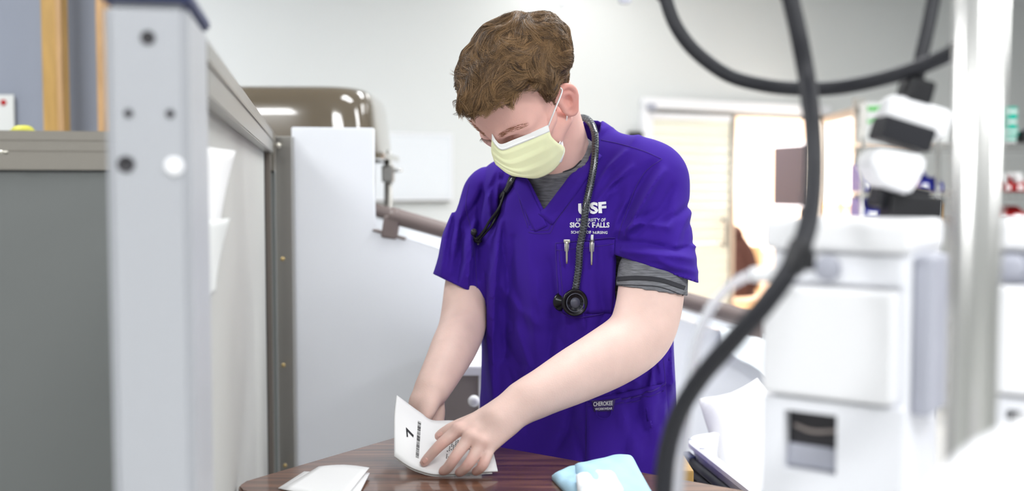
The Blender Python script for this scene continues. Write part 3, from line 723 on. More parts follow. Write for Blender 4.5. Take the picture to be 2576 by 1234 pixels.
for k in range(4):
    z = zT-.035-.02*k; a = tA+e1*.075-e2*.002; b = tA+e1*(L1-.05)-e2*.002
    tube('band_rib', [(a[0], a[1], z), ((a[0]+b[0])/2, (a[1]+b[1])/2, z), (b[0], b[1], z)], .0095, M_cable, ty, 10, 3)
a = tA+e1*.055-e2*.004; box('band_end', (a[0], a[1], zT-.065), (.05, .02, .085), M_navy, ty, Matrix.Rotation(math.atan2(e1[1], e1[0]), 3, 'Z'), .004)
c = tA+e2*.115+e1*.03; lathe('peg_hole', [(.012, 0), (.012, .002), (.006, .001)], M_pumpgrey, ty, (c[0], c[1], zT-.04), e1, 18)
c = tA+e2*.16+e1*.03; lathe('peg_hole', [(.005, 0), (.005, .002), (.002, .001)], M_dark, ty, (c[0], c[1], zT-.036), e1, 12)
for u_, w_ in ((.03, .012), (.11, .011)):
    c = tA+e1*u_+e2*w_; lathe('rim_socket', [(.006, 0), (.006, .001), (.0035, .0012)], M_pumpgrey, ty, (c[0], c[1], zT), (0, 0, 1), 14)
cl = tA+e1*.35+e2*.21
cyl('stand_column', (cl[0], cl[1], .05), (cl[0], cl[1], zT-.165), .04, M_white, ty); box('stand_base', (cl[0], cl[1], .03), (.4, .26, .05), M_white, ty, Matrix.Rotation(math.atan2(e1[1], e1[0]), 3, 'Z'), .01)
wdn = thing('wooden_stool', 'small orange wood stool end below the white tray', 'stool')
c = W(1728, 1192, 1.90); box('seat', (c[0]-.012, 1.9, c[2]), (.04, .11, .03), M_pine2, wdn, bev=.004)
for y_ in (1.865, 1.935): box('leg', (c[0]-.012, y_, (c[2]-.015)/2), (.03, .025, c[2]-.015), M_pine, wdn, bev=.003)
box('rung', (c[0]-.012, 1.9, c[2]-.09), (.024, .05, .025), M_pine2, wdn, bev=.003)
def pillow(name, pts4, d, thick, m, label, cat, n=16):
    a, b, c, e = [W(x, y, dd) for x, y, dd in pts4]; v_ = []; f_ = []
    nr = nrm(np.cross(b-a, e-a))
    for s in (1, -1):
        for i in range(n+1):
            for j in range(n+1):
                u, w = i/n, j/n; p = (a*(1-u)+b*u)*(1-w)+(e*(1-u)+c*u)*w
                h_ = thick*((1-(2*u-1)**4)*(1-(2*w-1)**4))**.6+.0015*math.sin(11*u+7*w)
                pin = 1-.10*(1-(2*u-1)**2)*abs(2*w-1)**3
                ctr = (a+b+c+e)/4; p = ctr+(p-ctr)*pin
                v_.append(p+nr*s*(h_+.002))
    K = (n+1)**2; ix = lambda i, j: i*(n+1)+j
    for i in range(n):
        for j in range(n):
            q = (ix(i, j), ix(i+1, j), ix(i+1, j+1), ix(i, j+1)); f_.append(q); f_.append(tuple(K+x for x in q[::-1]))
    for i in range(n):
        for A_, B_ in ((ix(i, 0), ix(i+1, 0)), (ix(i+1, n), ix(i, n)), (ix(n, i), ix(n, i+1)), (ix(0, i+1), ix(0, i))): f_.append((A_, K+A_, K+B_, B_))
    return tag(link(name, pymesh(name, v_, f_), m, None, True), label, cat)
pillow('pillow', [(1756, 1002, 2.36), (1905, 950, 2.42), (2090, 1205, 2.30), (1850, 1260, 2.22)], 2.3, .05, M_linen, 'white pillow propped at the end of the tray', 'pillow')
NBk = 14; G = np.zeros((NBk+1, 11, 3))
for i in range(NBk+1):
    px = 1810+300*i/NBk; yt = slopey(px)-5; hang = 96*(.55+.45*min(1, i/5))+5*math.sin(i*1.3)
    rowp = [(px+10, yt+34, 3.02), (px+4, yt+10, 2.93), (px, yt-1, 2.865), (px, yt-3, 2.83), (px, yt+1, 2.806), (px+2, yt+hang*.25, 2.80), (px+4, yt+hang*.5, 2.795), (px+7, yt+hang*.72, 2.79), (px+10, yt+hang*.86, 2.788), (px+12, yt+hang*.95, 2.786), (px+13, yt+hang, 2.785)]
    for j in range(11): G[i, j] = W(*rowp[j])+np.array([0, -.004*math.sin(i*.9+j*.3)*(j > 4)-.004*(j > 4), 0])
tag(sheet('folded_blanket', G, .005, M_padwhite), 'white blanket draped over the ramp edge behind the black cable', 'blanket')
dl = thing('practice_doll', 'small pink practice doll hand showing under the pillow', 'doll')
c = W(1856, 1166, 2.26)
for k_ in range(4): tube('finger', [c+[-.012+.008*k_, 0, .0], c+[-.008+.008*k_, -.01, -.008], c+[-.002+.008*k_, -.012, -.016]], [.006, .0055, .004], M_red, dl, 8, 4)
tube('palm', [c+[.0, .0, .002], c+[.02, .012, -.006], c+[.05, .03, -.03]], [.014, .017, .014], M_red, dl, 10, 5)
# ------------------------------------------------------------------ foreground right: infusion pumps, pole, cables
def pump(pl, pr, label, knob):
    """pl, pr: front left and front right edge as (image column, depth)"""
    t = thing('infusion_pump', label, 'infusion pump', 'infusion pumps on the pole')
    A_ = W(pl[0], 475, pl[1]); B_ = W(pr[0], 475, pr[1]); wv = float(np.hypot(*(B_-A_)[:2]))
    t.location = (A_[0], A_[1], 0); t.rotation_euler = (0, 0, math.atan2(B_[1]-A_[1], B_[0]-A_[0]))
    dm = (pl[1]+pr[1])/2; z = lambda py: W(0, py, dm)[2]; D = .11; x0 = 0.0; dP = 0.0
    box('casing', (x0+wv/2, dP+D/2+.012, (z(600)+z(1290))/2), (wv, D, z(600)-z(1290)), M_pump, t, bev=.008, seg=3)
    box('cap', (x0+wv/2, dP+D/2+.004, (z(552)+z(634))/2), (wv+.006, D+.012, z(552)-z(634)), M_white, t, bev=.008, seg=3)
    box('control_strip', (x0+wv/2, dP+.009, (z(640)+z(716))/2), (wv-.008, .01, z(640)-z(716)), M_pumpgrey if knob else M_pump, t, bev=.003)
    lathe('knob', [(.011, 0), (.0105, .006), (.007, .008), (.002, .008)], M_pumpgrey, t, (x0+(.055 if knob == 0 else .022), dP+.004, z(676)), (0, -1, 0), 20)
    box('door', (x0+wv*.47, dP+.002, (z(725)+z(1008))/2), (wv*.94, .022, z(725)-z(1008)), M_white, t, bev=.006, seg=3)
    lo = bpy.data.objects.new('lower_frame', None); COL.objects.link(lo); lo.parent = t
    wx0, wx1 = x0+.020, x0+.067
    for n_, a_, b_, c_, d_ in (('frame_left', x0, wx0, 1290, 1016), ('frame_right', wx1, x0+wv, 1290, 1016), ('frame_top', wx0, wx1, 1048, 1016), ('frame_bottom', wx0, wx1, 1290, 1204)):
        box(n_, ((a_+b_)/2, dP+.006, (z(c_)+z(d_))/2), (b_-a_, .02, z(d_)-z(c_)), M_pump, lo)
    box('window_recess', ((wx0+wx1)/2, dP+.0105, (z(1204)+z(1048))/2), (wx1-wx0, .002, z(1048)-z(1204)), M_dark, lo)
    box('tubing_track', ((wx0+wx1)/2, dP+.007, z(1170)), (wx1-wx0, .006, .02), M_pumpgrey, lo, bev=.002)
    tube('loaded_tube', [(wx0+.006, dP+.007, z(1092)), ((wx0+wx1)/2, dP+.005, z(1102)), (wx1, dP+.007, z(1092))], .0016, M_cab, lo, 8, 4)
    box('side_rail', (x0+wv+.008, dP+.05, (z(640)+z(1040))/2), (.016, .06, z(640)-z(1040)), M_pumpgrey, t, bev=.005, seg=3)
    return t
pump((1930, .925), (2285, .855), 'white infusion pump left of the pole with small square window', 0)
pump((2484, .90), (2860, .83), 'white infusion pump at the right picture edge with dark knob', 1)
ivp = thing('iv_pole', 'polished steel pole carrying the infusion pumps', 'pole')
xp = W(2456, 0, .74)[0]
cyl('pole_tube', (xp, .74, .08), (xp, .74, 2.15), .0175, M_steel, ivp, n=32)
cyl('inner_tube', (xp, .74, 2.1), (xp, .74, 2.5), .012, M_steel, ivp, n=24)
for k_ in range(5):
    a = 2*math.pi*k_/5+.3; e_ = np.array([xp+.3*math.cos(a), .74+.3*math.sin(a), .07]); tube('foot', [(xp, .74, .11), tuple((np.array([xp, .74, .1])+e_)/2), tuple(e_)], .014, M_steel, ivp, 10, 3)
    lathe('caster', [(.0, -.01), (.03, -.01), (.03, .01), (.0, .01)], M_black, ivp, (e_[0], e_[1], .03), (math.sin(a), -math.cos(a), 0), 16)
for s in (-1, 1): tube('hook', [(xp, .74, 2.5), (xp+s*.1, .74, 2.52), (xp+s*.13, .74, 2.56)], .004, M_steel, ivp, 8, 4)
# cables
def cable(pts, r, m, label, name='cable', cat='cable', plug=None):
    t = thing(name, label, cat, 'cables in the foreground'); tube('sheath', [W(*p) for p in pts], r, m, t, 14, 8)
    return t
c1 = cable([(2330, -1250, .82), (1960, -900, .95), (1730, -420, 1.08), (1668, -60, 1.10), (1676, 0, 1.10), (1702, 68, 1.09), (1750, 130, 1.08), (1830, 188, 1.06), (1920, 214, 1.04), (2010, 223, 1.03), (2110, 220, 1.01), (2220, 198, .99), (2320, 166, .97), (2400, 130, .95), (2470, 92, .93)], .0073, M_cable, 'black cable sagging in a loop across the top right')
lathe('connector_ring', [(.0095, 0), (.0095, .02), (.008, .024)], M_black, c1, W(2400, 130, .95), nrm(W(2470, 92, .93)-W(2400, 130, .95)), 16)
c2_ = cable([(2400, -1260, .80), (2150, -860, .90), (1990, -400, .96), (1975, -70, .97), (1990, 0, .965), (2010, 90, .96), (2030, 200, .955), (2044, 320, .91), (2047, 440, .86), (2034, 560, .82), (1996, 660, .80), (1925, 764, .80), (1838, 862, .82), (1762, 950, .85), (1708, 1040, .87), (1678, 1140, .88), (1668, 1240, .88), (1664, 1400, .88), (1680, 1700, .9)], .0082, M_cable, 'thick black cable hanging in an S curve to the bottom')
lathe('clip', [(.0092, -.012), (.0095, -.01), (.0095, .01), (.0092, .012)], M_black, c2_, W(2004, 646, .80), nrm(W(1996, 660, .935)-W(2034, 560, .94)), 16)
box('clip_block', W(2024, 654, .805), (.014, .016, .016), M_black, c2_, bev=.003)
c3 = cable([(2440, -1240, .80), (2450, -700, .92), (2390, -300, .99), (2358, -70, 1.0), (2348, 0, 1.0), (2332, 80, .995), (2316, 150, .99), (2306, 205, .985)], .0066, M_cable, 'straight black cable running down to the white scope head')
sc_ = thing('scope_head', 'white scope head with black bands hanging on its cable', 'medical device')
ax_ = nrm(W(2262, 512, .985)-W(2306, 200, .985))
def along(py): 
    a, b = W(2306, 200, .985), W(2258, 512, .985); return a+(b-a)*((py-200)/312)
axis2 = nrm(along(512)-along(200)); tilt = nrm(axis2+np.array([-.18, 0, 0]))
def ring_cyl(name, p, length, r0, r1, m, ax__, n=24, b=.15):
    return lathe(name, [(r0*.8, 0), (r0, length*b), (r1, length*(1-b)), (r1*.85, length)], m, sc_, p, ax__, n)
ring_cyl('strain_relief', W(2304, 208, .985), .022, .012, .014, M_black, axis2)
wx = nrm([.30, 0, -1])
bx2 = lambda nm, px, py, w_, h_, ang, m, bev, dd=.985: box(nm, W(px, py, dd), (w_, .036, h_), m, sc_, Matrix.Rotation(math.radians(ang), 3, 'Y'), bev, 3)
bx2('plug', 2302, 232, .024, .022, 14, M_black, .004)
bx2('head_cap', 2298, 297, .062, .030, 16, M_white, .010)
bx2('strap', 2268, 338, .050, .022, 17, M_cable, .003, .982)
P_ = [np.array([W(2206, 372, .96)[0], .96, W(2206, 372, .96)[2]]), np.array([W(2326, 392, .96)[0], .96, W(2326, 392, .96)[2]]), np.array([W(2330, 420, .96)[0], .96, W(2330, 420, .96)[2]]), np.array([W(2290, 490, .96)[0], .96, W(2290, 490, .96)[2]]), (np.array([W(2212, 462, .96)[0], .96, W(2212, 462, .96)[2]])), np.array([W(2188, 410, .96)[0], .96, W(2188, 410, .96)[2]])]
prism('body', P_, (0, .045, 0), M_white, sc_, .003)
bx2('base_collar', 2260, 498, .048, .026, 12, M_cable, .004, 1.0)
bx2('rest', 2290, 530, .05, .03, 4, M_black, .004, .99)
tb1 = thing('clear_tubing', 'milky white tubing arching from the pump down past the cable', 'tubing')
tube('tube_wall', [W(1960, 690, .9), W(1925, 686, .9), (W(1880, 694, .9)), W(1830, 724, .9), W(1785, 780, .9), W(1755, 850, .9), W(1738, 940, .9), W(1725, 1050, .9), W(1712, 1160, .9), W(1704, 1300, .9), W(1700, 1600, .9)], .0048, M_clear, tb1, 12, 8)
lathe('end_fitting', [(.007, 0), (.007, .02), (.006, .026)], M_white, tb1, W(1962, 690, .9), (-1, 0, 0), 14)
# white panel in the bottom right corner, closest to the camera
fg = thing('white_tray_cover', 'blurred white tilted cover with blue stripe in the bottom right corner', 'cover')
dG = .56
pts = [W(2300, 1262, dG), W(2450, 1116, dG+.01), W(2700, 985, dG+.03), W(2900, 1300, dG+.0), W(2600, 1500, dG-.03)]
prism('cover_plate', pts, (.004, .02, -.006), M_white, fg, .003)
prism('blue_stripe', [W(2478, 1150, dG-.002), W(2492, 1146, dG-.002), W(2560, 1240, dG-.012), W(2545, 1248, dG-.012)], (0, -.001, 0), M_bluemark, fg)
tube('support_arm', [W(2600, 1330, dG+.03), W(2650, 1500, dG+.1), (xp, .74, .62)], .008, M_steel, fg, 10, 4)
# ------------------------------------------------------------------ the student: distance fields turned into meshes
class Fld:
    def __init__(s, lo, hi, h):
        s.lo = np.array(lo, np.float32); s.h = h; s.n = np.ceil((np.array(hi)-s.lo)/h).astype(int)+1
        s.F = np.full(s.n, 1.0, np.float32)
    def sub(s, lo, hi):
        a = np.clip(np.floor((np.array(lo)-s.lo)/s.h).astype(int), 0, s.n-1); b = np.clip(np.ceil((np.array(hi)-s.lo)/s.h).astype(int)+1, 1, s.n)
        sl = tuple(slice(a[i], max(b[i], a[i]+1)) for i in range(3))
        ax_ = [(s.lo[i]+s.h*np.arange(sl[i].start, sl[i].stop)).astype(np.float32) for i in range(3)]
        return sl, ax_[0][:, None, None], ax_[1][None, :, None], ax_[2][None, None, :]
    def put(s, fn, lo, hi, k, op='add'):
        m = k+.025; sl, X, Y, Z = s.sub(np.array(lo)-m, np.array(hi)+m); d = fn(X, Y, Z).astype(np.float32); F = s.F[sl]
        if op == 'add': s.F[sl] = smin(F, d, k)
        else: s.F[sl] = -smin(-F, d, k)
    def cone(s, a, b, ra, rb, k=.01, op='add'):
        a = np.asarray(a, float); b = np.asarray(b, float)
        s.put(lambda X, Y, Z: d_cone(X, Y, Z, a, b, ra, rb), np.minimum(a-ra, b-rb), np.maximum(a+ra, b+rb), k, op)
    def chain(s, pts, k=.01, op='add', n=5):
        P4 = catmull([np.append(np.asarray(p[0], float), p[1]) for p in pts], n); R_ = P4[:, 3].max()
        ki = .28*float(P4[:, 3].mean()); lo, hi = P4[:, :3].min(0)-R_, P4[:, :3].max(0)+R_
        def fn(X, Y, Z):
            d = None
            for a, b in zip(P4[:-1], P4[1:]):
                e = d_cone(X, Y, Z, a[:3], b[:3], a[3], b[3]); d = e if d is None else smin(d, e, ki)
            return d
        s.put(fn, lo, hi, k, op)
    def ell(s, c, r, ax_=None, k=.01, op='add'):
        c = np.asarray(c, float); R_ = max(r)
        s.put(lambda X, Y, Z: d_ell(X, Y, Z, c, r, ax_), c-R_, c+R_, k, op)
def smin(a, b, k):
    if k <= 0: return np.minimum(a, b)
    h_ = np.maximum(k-np.abs(a-b), 0)/k; return np.minimum(a, b)-h_*h_*k*.25
def d_cone(X, Y, Z, a, b, ra, rb):
    ba = b-a; L = ba@ba; px, py, pz = X-a[0], Y-a[1], Z-a[2]
    t = np.clip((px*ba[0]+py*ba[1]+pz*ba[2])/L, 0, 1)
    return np.sqrt((px-t*ba[0])**2+(py-t*ba[1])**2+(pz-t*ba[2])**2)-(ra+t*(rb-ra))
def d_ell(X, Y, Z, c, r, ax_):
    px, py, pz = X-c[0], Y-c[1], Z-c[2]
    if ax_ is None: u, v, w = px, py, pz
    else: u, v, w = [px*e[0]+py*e[1]+pz*e[2] for e in ax_]
    k0 = np.sqrt((u/r[0])**2+(v/r[1])**2+(w/r[2])**2); k1 = np.sqrt((u/r[0]**2)**2+(v/r[1]**2)**2+(w/r[2]**2)**2)+1e-9
    return k0*(k0-1)/k1
def nets(F, lo, h):
    ins = F < 0; nx, ny, nz = F.shape
    c = np.zeros((nx-1, ny-1, nz-1), np.uint8); offs = [(i, j, k) for i in (0, 1) for j in (0, 1) for k in (0, 1)]
    for i, j, k in offs: c += ins[i:nx-1+i, j:ny-1+j, k:nz-1+k]
    act = (c > 0) & (c < 8); I = np.argwhere(act)
    vals = np.stack([F[I[:, 0]+i, I[:, 1]+j, I[:, 2]+k] for i, j, k in offs], 1); oc = np.array(offs, float)
    acc = np.zeros((len(I), 3)); cnt = np.zeros(len(I))
    for a in range(8):
        for b in range(a+1, 8):
            if np.abs(oc[a]-oc[b]).sum() != 1: continue
            m = (vals[:, a] < 0) != (vals[:, b] < 0); va, vb = vals[m, a], vals[m, b]; t = (va/(va-vb))[:, None]
            acc[m] += oc[a]+t*(oc[b]-oc[a]); cnt[m] += 1
    V = (I+acc/cnt[:, None])*h+np.asarray(lo)
    ids = np.full(act.shape, -1, np.int32); ids[act] = np.arange(len(I)); Q = []
    for ax_ in range(3):
        u, w = [(1, 2), (2, 0), (0, 1)][ax_]
        A = [slice(None)]*3; B = [slice(None)]*3; A[ax_] = slice(0, -1); B[ax_] = slice(1, None)
        D = np.argwhere(ins[tuple(A)] != ins[tuple(B)]); ok = (D[:, u] > 0) & (D[:, w] > 0) & (D[:, u] < act.shape[u]) & (D[:, w] < act.shape[w]); D = D[ok]
        fl_ = ins[D[:, 0], D[:, 1], D[:, 2]]; q = []
        for du, dw in ((-1, -1), (0, -1), (0, 0), (-1, 0)):
            E_ = D.copy(); E_[:, u] += du; E_[:, w] += dw; q.append(ids[E_[:, 0], E_[:, 1], E_[:, 2]])
        q = np.stack(q, 1); q[~fl_] = q[~fl_][:, ::-1]; Q.append(q)
    Q = np.concatenate(Q); return V, Q[(Q >= 0).all(1)]
def relax(V, Q, it=2, lam=.5):
    e = np.concatenate([Q[:, [0, 1]], Q[:, [1, 2]], Q[:, [2, 3]], Q[:, [3, 0]]]); n_ = len(V)
    deg = np.bincount(e[:, 0], minlength=n_)+np.bincount(e[:, 1], minlength=n_)
    for _ in range(it):
        S = np.stack([np.bincount(e[:, 0], V[e[:, 1], i], n_)+np.bincount(e[:, 1], V[e[:, 0], i], n_) for i in range(3)], 1)
        V = V+lam*(S/np.maximum(deg, 1)[:, None]-V)
    return V
def qmesh(name, V, Q, m, parent=None):
    me = bpy.data.meshes.new(name); me.vertices.add(len(V)); me.vertices.foreach_set('co', V.astype(np.float32).ravel())
    me.loops.add(Q.size); me.loops.foreach_set('vertex_index', Q.astype(np.int32).ravel())
    me.polygons.add(len(Q)); me.polygons.foreach_set('loop_start', np.arange(0, Q.size, 4, dtype=np.int32)); me.polygons.foreach_set('loop_total', np.full(len(Q), 4, np.int32))
    me.update(calc_edges=True); me.validate(); return link(name, me, m, parent, True)
def tint(o, C):
    a = o.data.color_attributes.new('tint', 'FLOAT_COLOR', 'POINT'); a.data.foreach_set('color', np.concatenate([C, np.ones((len(C), 1))], 1).astype(np.float32).ravel())

person = thing('person', 'student in purple scrubs and pale yellow mask bending over the table', 'person')
person.location = (0, 0, 0)
# head frame
def frame(psi, phi, roll):
    psi, phi, roll = map(math.radians, (psi, phi, roll)); h_ = np.array([-math.sin(psi), -math.cos(psi), 0]); z = np.array([0, 0, 1.])
    F = math.cos(phi)*h_-math.sin(phi)*z; U = math.cos(phi)*z+math.sin(phi)*h_; L = np.cross(U, F)
    return F, math.cos(roll)*L+math.sin(roll)*U, math.cos(roll)*U-math.sin(roll)*L
HF, HL, HU = frame(43, 54, -10); HO = np.array([.026, 1.861, 1.577]); HS = 1.03
def H(f_, l_, u_): return HO+HS*(HF*f_+HL*l_+HU*u_)
HAX = (HF, HL, HU)
BYAW = math.radians(26); BF = np.array([-math.sin(BYAW), -math.cos(BYAW), 0]); BL = np.array([math.cos(BYAW), -math.sin(BYAW), 0])
# torso outline: z, half width, half depth, centre
TOR = np.array([[.74, .205, .150, .135, 2.065], [.95, .200, .145, .133, 2.06], [1.10, .196, .143, .13, 2.05], [1.25, .195, .142, .128, 2.04], [1.36, .185, .132, .123, 2.03], [1.43, .160, .112, .118, 2.025], [1.48, .115, .085, .112, 2.02], [1.52, .07, .06, .106, 2.01]])
def torso(X, Y, Z, grow=0.0):
    z = np.clip(Z, TOR[0, 0], TOR[-1, 0]); a, b, cx_, cy_ = [np.interp(z, TOR[:, 0], TOR[:, i]) for i in (1, 2, 3, 4)]
    u = (X-cx_)*BL[0]+(Y-cy_)*BL[1]; v = (X-cx_)*BF[0]+(Y-cy_)*BF[1]; a = a+grow; b = b+grow
    q = (np.abs(u/a)**2.4+np.abs(v/b)**2.4)**(1/2.4); d = (q-1)*np.minimum(a, b)
    return np.maximum(d, Z-TOR[-1, 0]-grow)
NB0 = H(-.045, 0, -.035); NB1 = np.array([.100, 2.0, 1.45])
LSH = W(1652, 462, 1.93); RSH = W(1230, 502, 2.085)
larm = [(LSH, .040), (W(1648, 600, 1.895), .046), (W(1640, 710, 1.865), .0535), (W(1628, 790, 1.835), .0525), (W(1603, 848, 1.815), .0505), (W(1535, 896, 1.78), .0485), (W(1445, 944, 1.742), .0420), (W(1365, 986, 1.705), .0330), (W(1316, 1011, 1.685), .0285)]
rarm = [(RSH, .035), (W(1190, 610, 2.065), .034), (W(1174, 710, 2.05), .0385), (W(1169, 780, 2.03), .0405), (W(1162, 825, 2.005), .0405), (W(1142, 872, 1.95), .0395), (W(1114, 928, 1.88), .0335), (W(1085, 982, 1.822), .0275)]
B = Fld((-.24, 1.56, .94), (.42, 2.24, 1.76), .0025)
B.put(lambda X, Y, Z: torso(X, Y, Z, -.035), (-.1, 1.85, .95), (.36, 2.22, 1.50), .02)
B.chain(larm, .02); B.chain(rarm, .02)
B.cone(LSH, NB1+[.03, 0, -.03], .038, .045, .02); B.cone(RSH, NB1+[-.03, .02, -.03], .034, .045, .02)
B.cone(NB0, NB1, .050, .059, .02); B.cone(H(-.048, -.004, -.005), NB1+[-.004, .02, .03], .043, .052, .03)
# skull and face
hs = lambda *r: tuple(HS*x for x in r)
B.ell(H(-.006, 0, .05), hs(.099, .077, .086), HAX, .012)
B.ell(H(.045, 0, .028), hs(.057, .064, .070), HAX, .025)
B.ell(H(.045, 0, -.035), hs(.052, .056, .062), HAX, .03)
for s in (-1, 1):
    B.cone(H(.0, s*.054, -.045), H(.064, s*.014, -.078), .018, .017, .025)
    B.cone(H(.093, s*.012, .036), H(.074, s*.050, .034), .0115, .010, .012)        # brow
    B.cone(H(.070, s*.045, -.008), H(.035, s*.062, .0), .018, .014, .02)           # cheek bone
    B.ell(H(.101, s*.033, .017), hs(.017, .019, .011), HAX, .010, 'sub')            # eye socket
    B.ell(H(.079, s*.033, .014), hs(.0145, .0155, .0125), HAX, .003)                # eye lid
    B.ell(H(.106, s*.011, -.027), hs(.011, .008, .008), HAX, .007)                  # nostril wing
B.cone(H(.099, 0, .026), H(.116, 0, -.020), .0085, .0115, .010)
B.ell(H(.068, 0, -.078), hs(.018, .024, .016), HAX, .02)
B.ell(H(.086, 0, -.055), hs(.012, .024, .011), HAX, .012)
# ears
for s in (-1, 1):
    eo = lambda f_, u_, o_=0.0: H(-.006+.80*f_, s*(.0735+.55*o_-.30*f_), -.006+.98*u_)
    B.chain([(eo(.010, .006, .002), .004), (eo(.012, .020, .004), .0045), (eo(.002, .033, .009), .005), (eo(-.013, .033, .012), .005), (eo(-.024, .020, .014), .005), (eo(-.025, .002, .012), .0048), (eo(-.018, -.014, .009), .0048), (eo(-.006, -.028, .005), .0072), (eo(.006, -.024, .002), .005), (eo(.011, -.010, .0), .004)], .004)
    B.chain([(eo(-.002, .024, .006), .0035), (eo(-.014, .014, .008), .004), (eo(-.015, -.004, .007), .004), (eo(-.006, -.014, .005), .004)], .004)
    B.ell(eo(-.006, .004, .0), hs(.019, .005, .028), (nrm(HF-s*.35*HL), nrm(HL*s+.35*HF), HU), .005)
    B.ell(eo(-.003, .002, .009), hs(.008, .0048, .011), HAX, .004, 'sub')
    B.ell(eo(.010, -.004, .002), hs(.004, .005, .006), HAX, .003)
# left hand, resting on the package
K = .006
lw_ = W(1312, 1012, 1.683)
mcp = {'i': W(1153, 1080, 1.648), 'm': W(1182, 1098, 1.632), 'r': W(1210, 1112, 1.627), 'p': W(1231, 1126, 1.630)}
for kx, r0, r1 in (('i', .021, .0112), ('m', .021, .0112), ('r', .020, .0108), ('p', .018, .0098)):
    st_ = lw_+(mcp[kx]-mcp['m'])*.35; B.cone(st_, mcp[kx], r0, r1, .012)
B.cone(lw_, W(1250, 1055, 1.655), .0275, .024, .012)
B.cone(W(1270, 1062, 1.662), W(1225, 1105, 1.640), .020, .014, .012)
KF = .0022
B.chain([(mcp['i'], .0105), (W(1109, 1117, 1.640), .0088), (W(1083, 1144, 1.645), .0078), (W(1066, 1163, 1.650), .0068)], KF)
B.chain([(mcp['m'], .0104), (W(1144, 1150, 1.616), .0086), (W(1126, 1176, 1.624), .0078), (W(1113, 1185, 1.632), .0068)], KF)
B.chain([(mcp['r'], .0100), (W(1183, 1160, 1.612), .0083), (W(1165, 1181, 1.620), .0074), (W(1154, 1188, 1.629), .0066)], KF)
B.chain([(mcp['p'], .0092), (W(1217, 1166, 1.614), .0076), (W(1204, 1181, 1.622), .0068), (W(1195, 1186, 1.629), .0060)], KF)
B.chain([(W(1245, 1045, 1.675), .018), (W(1185, 1062, 1.672), .0130), (W(1138, 1077, 1.672), .0098), (W(1104, 1096, 1.680), .0078)], .005)
for kx in 'imr': B.ell(mcp[kx]+np.array([0, -.003, .004]), (.0105, .0095, .0085), None, .006)
# right hand, behind the raised leaf
rw_ = W(1083, 984, 1.822)
B.cone(rw_, W(1066, 1012, 1.806), .0270, .0245, .012); B.cone(W(1060, 1012, 1.812), W(1048, 1050, 1.81), .020, .017, .010)
B.chain([(W(1084, 992, 1.812), .0200), (W(1077, 1020, 1.790), .0165), (W(1070, 1046, 1.784), .0115), (W(1064, 1072, 1.786), .0090)], .004)
B.chain([(W(1092, 1004, 1.836), .0165), (W(1102, 1034, 1.834), .0118), (W(1101, 1062, 1.826), .0098), (W(1092, 1086, 1.812), .0080)], .0025)
for i, (x0, x1, x2) in enumerate(((1078, 1080, 1074), (1058, 1058, 1052), (1040, 1036, 1032))):
    B.chain([(W(x0, 1036, 1.822), .0112), (W(x1, 1072, 1.818), .0094), (W(x2, 1100, 1.805), .0084), (W(x2-3, 1120, 1.79), .0072)], KF)
V, Q = nets(B.F, B.lo, B.h); V = relax(V, Q, 4, .5)
body = qmesh('body', V, Q, M_skin, person); del B.F
def near(V, pts, w): 
    out = np.zeros(len(V))
    for p in pts: out = np.maximum(out, np.exp(-((V-p)**2).sum(1)/w**2))
    return out
base = np.array(srgb(230, 198, 187)); pink = np.array(srgb(226, 148, 136)); rosy = np.array(srgb(236, 176, 164))
C = np.tile(base, (len(V), 1))
wh = np.clip(near(V, [HO+HF*.03], .17)*1.1, 0, 1)[:, None]; C = C*(1-.75*wh)+rosy*.75*wh
wk = near(V, [W(1109, 1117, 1.63), W(1145, 1152, 1.612), W(1180, 1160, 1.607), W(1216, 1166, 1.61), mcp['i'], mcp['m'], mcp['r'], W(1066, 1163, 1.65), W(1104, 1096, 1.68), W(1114, 1188, 1.63), W(1151, 1190, 1.63), W(1194, 1188, 1.63)], .014)[:, None]
we = near(V, [H(-.012, .088, .0), H(-.012, .088, .025), H(-.012, .088, -.02), H(-.012, -.088, .0)], .024)[:, None]
C = C*(1-.30*wk)+pink*.30*wk; C = C*(1-.75*we)+pink*.75*we
tint(body, C)
body_b = BVHTree.FromPolygons([Vector(v) for v in V], Q.tolist())
# finger nails
def nail(px, py, toward, r, parent=body):
    rr2 = body_b.ray_cast(Vector(CAM), Vector(ray(px, py))); c = np.array(rr2[0]); n_ = np.array(rr2[1]); d_ = W(toward[0], toward[1], 1.65)-W(px, py, 1.65); d_ = nrm(d_-n_*(d_@n_)); e_ = np.cross(n_, d_)
    G = np.zeros((7, 5, 3))
    for i in range(7):
        for j in range(5):
            u, w = (i/6-.5)*2, (j/4-.5)*2; wd2 = math.sqrt(max(0, 1-abs(u)**3.5*.7)); q = c+d_*u*r*1.15+e_*w*wd2*r*.8
            s_ = body_b.find_nearest(Vector(q)); G[i, j] = np.array(s_[0])+np.array(s_[1])*.0004
    return sheet('finger_nail', G, .0006, mat('nail', srgb(240, 192, 180), .22, coat=.3), parent)
nail(1069, 1158, (1055, 1175), .0050); nail(1106, 1092, (1090, 1098), .0050)
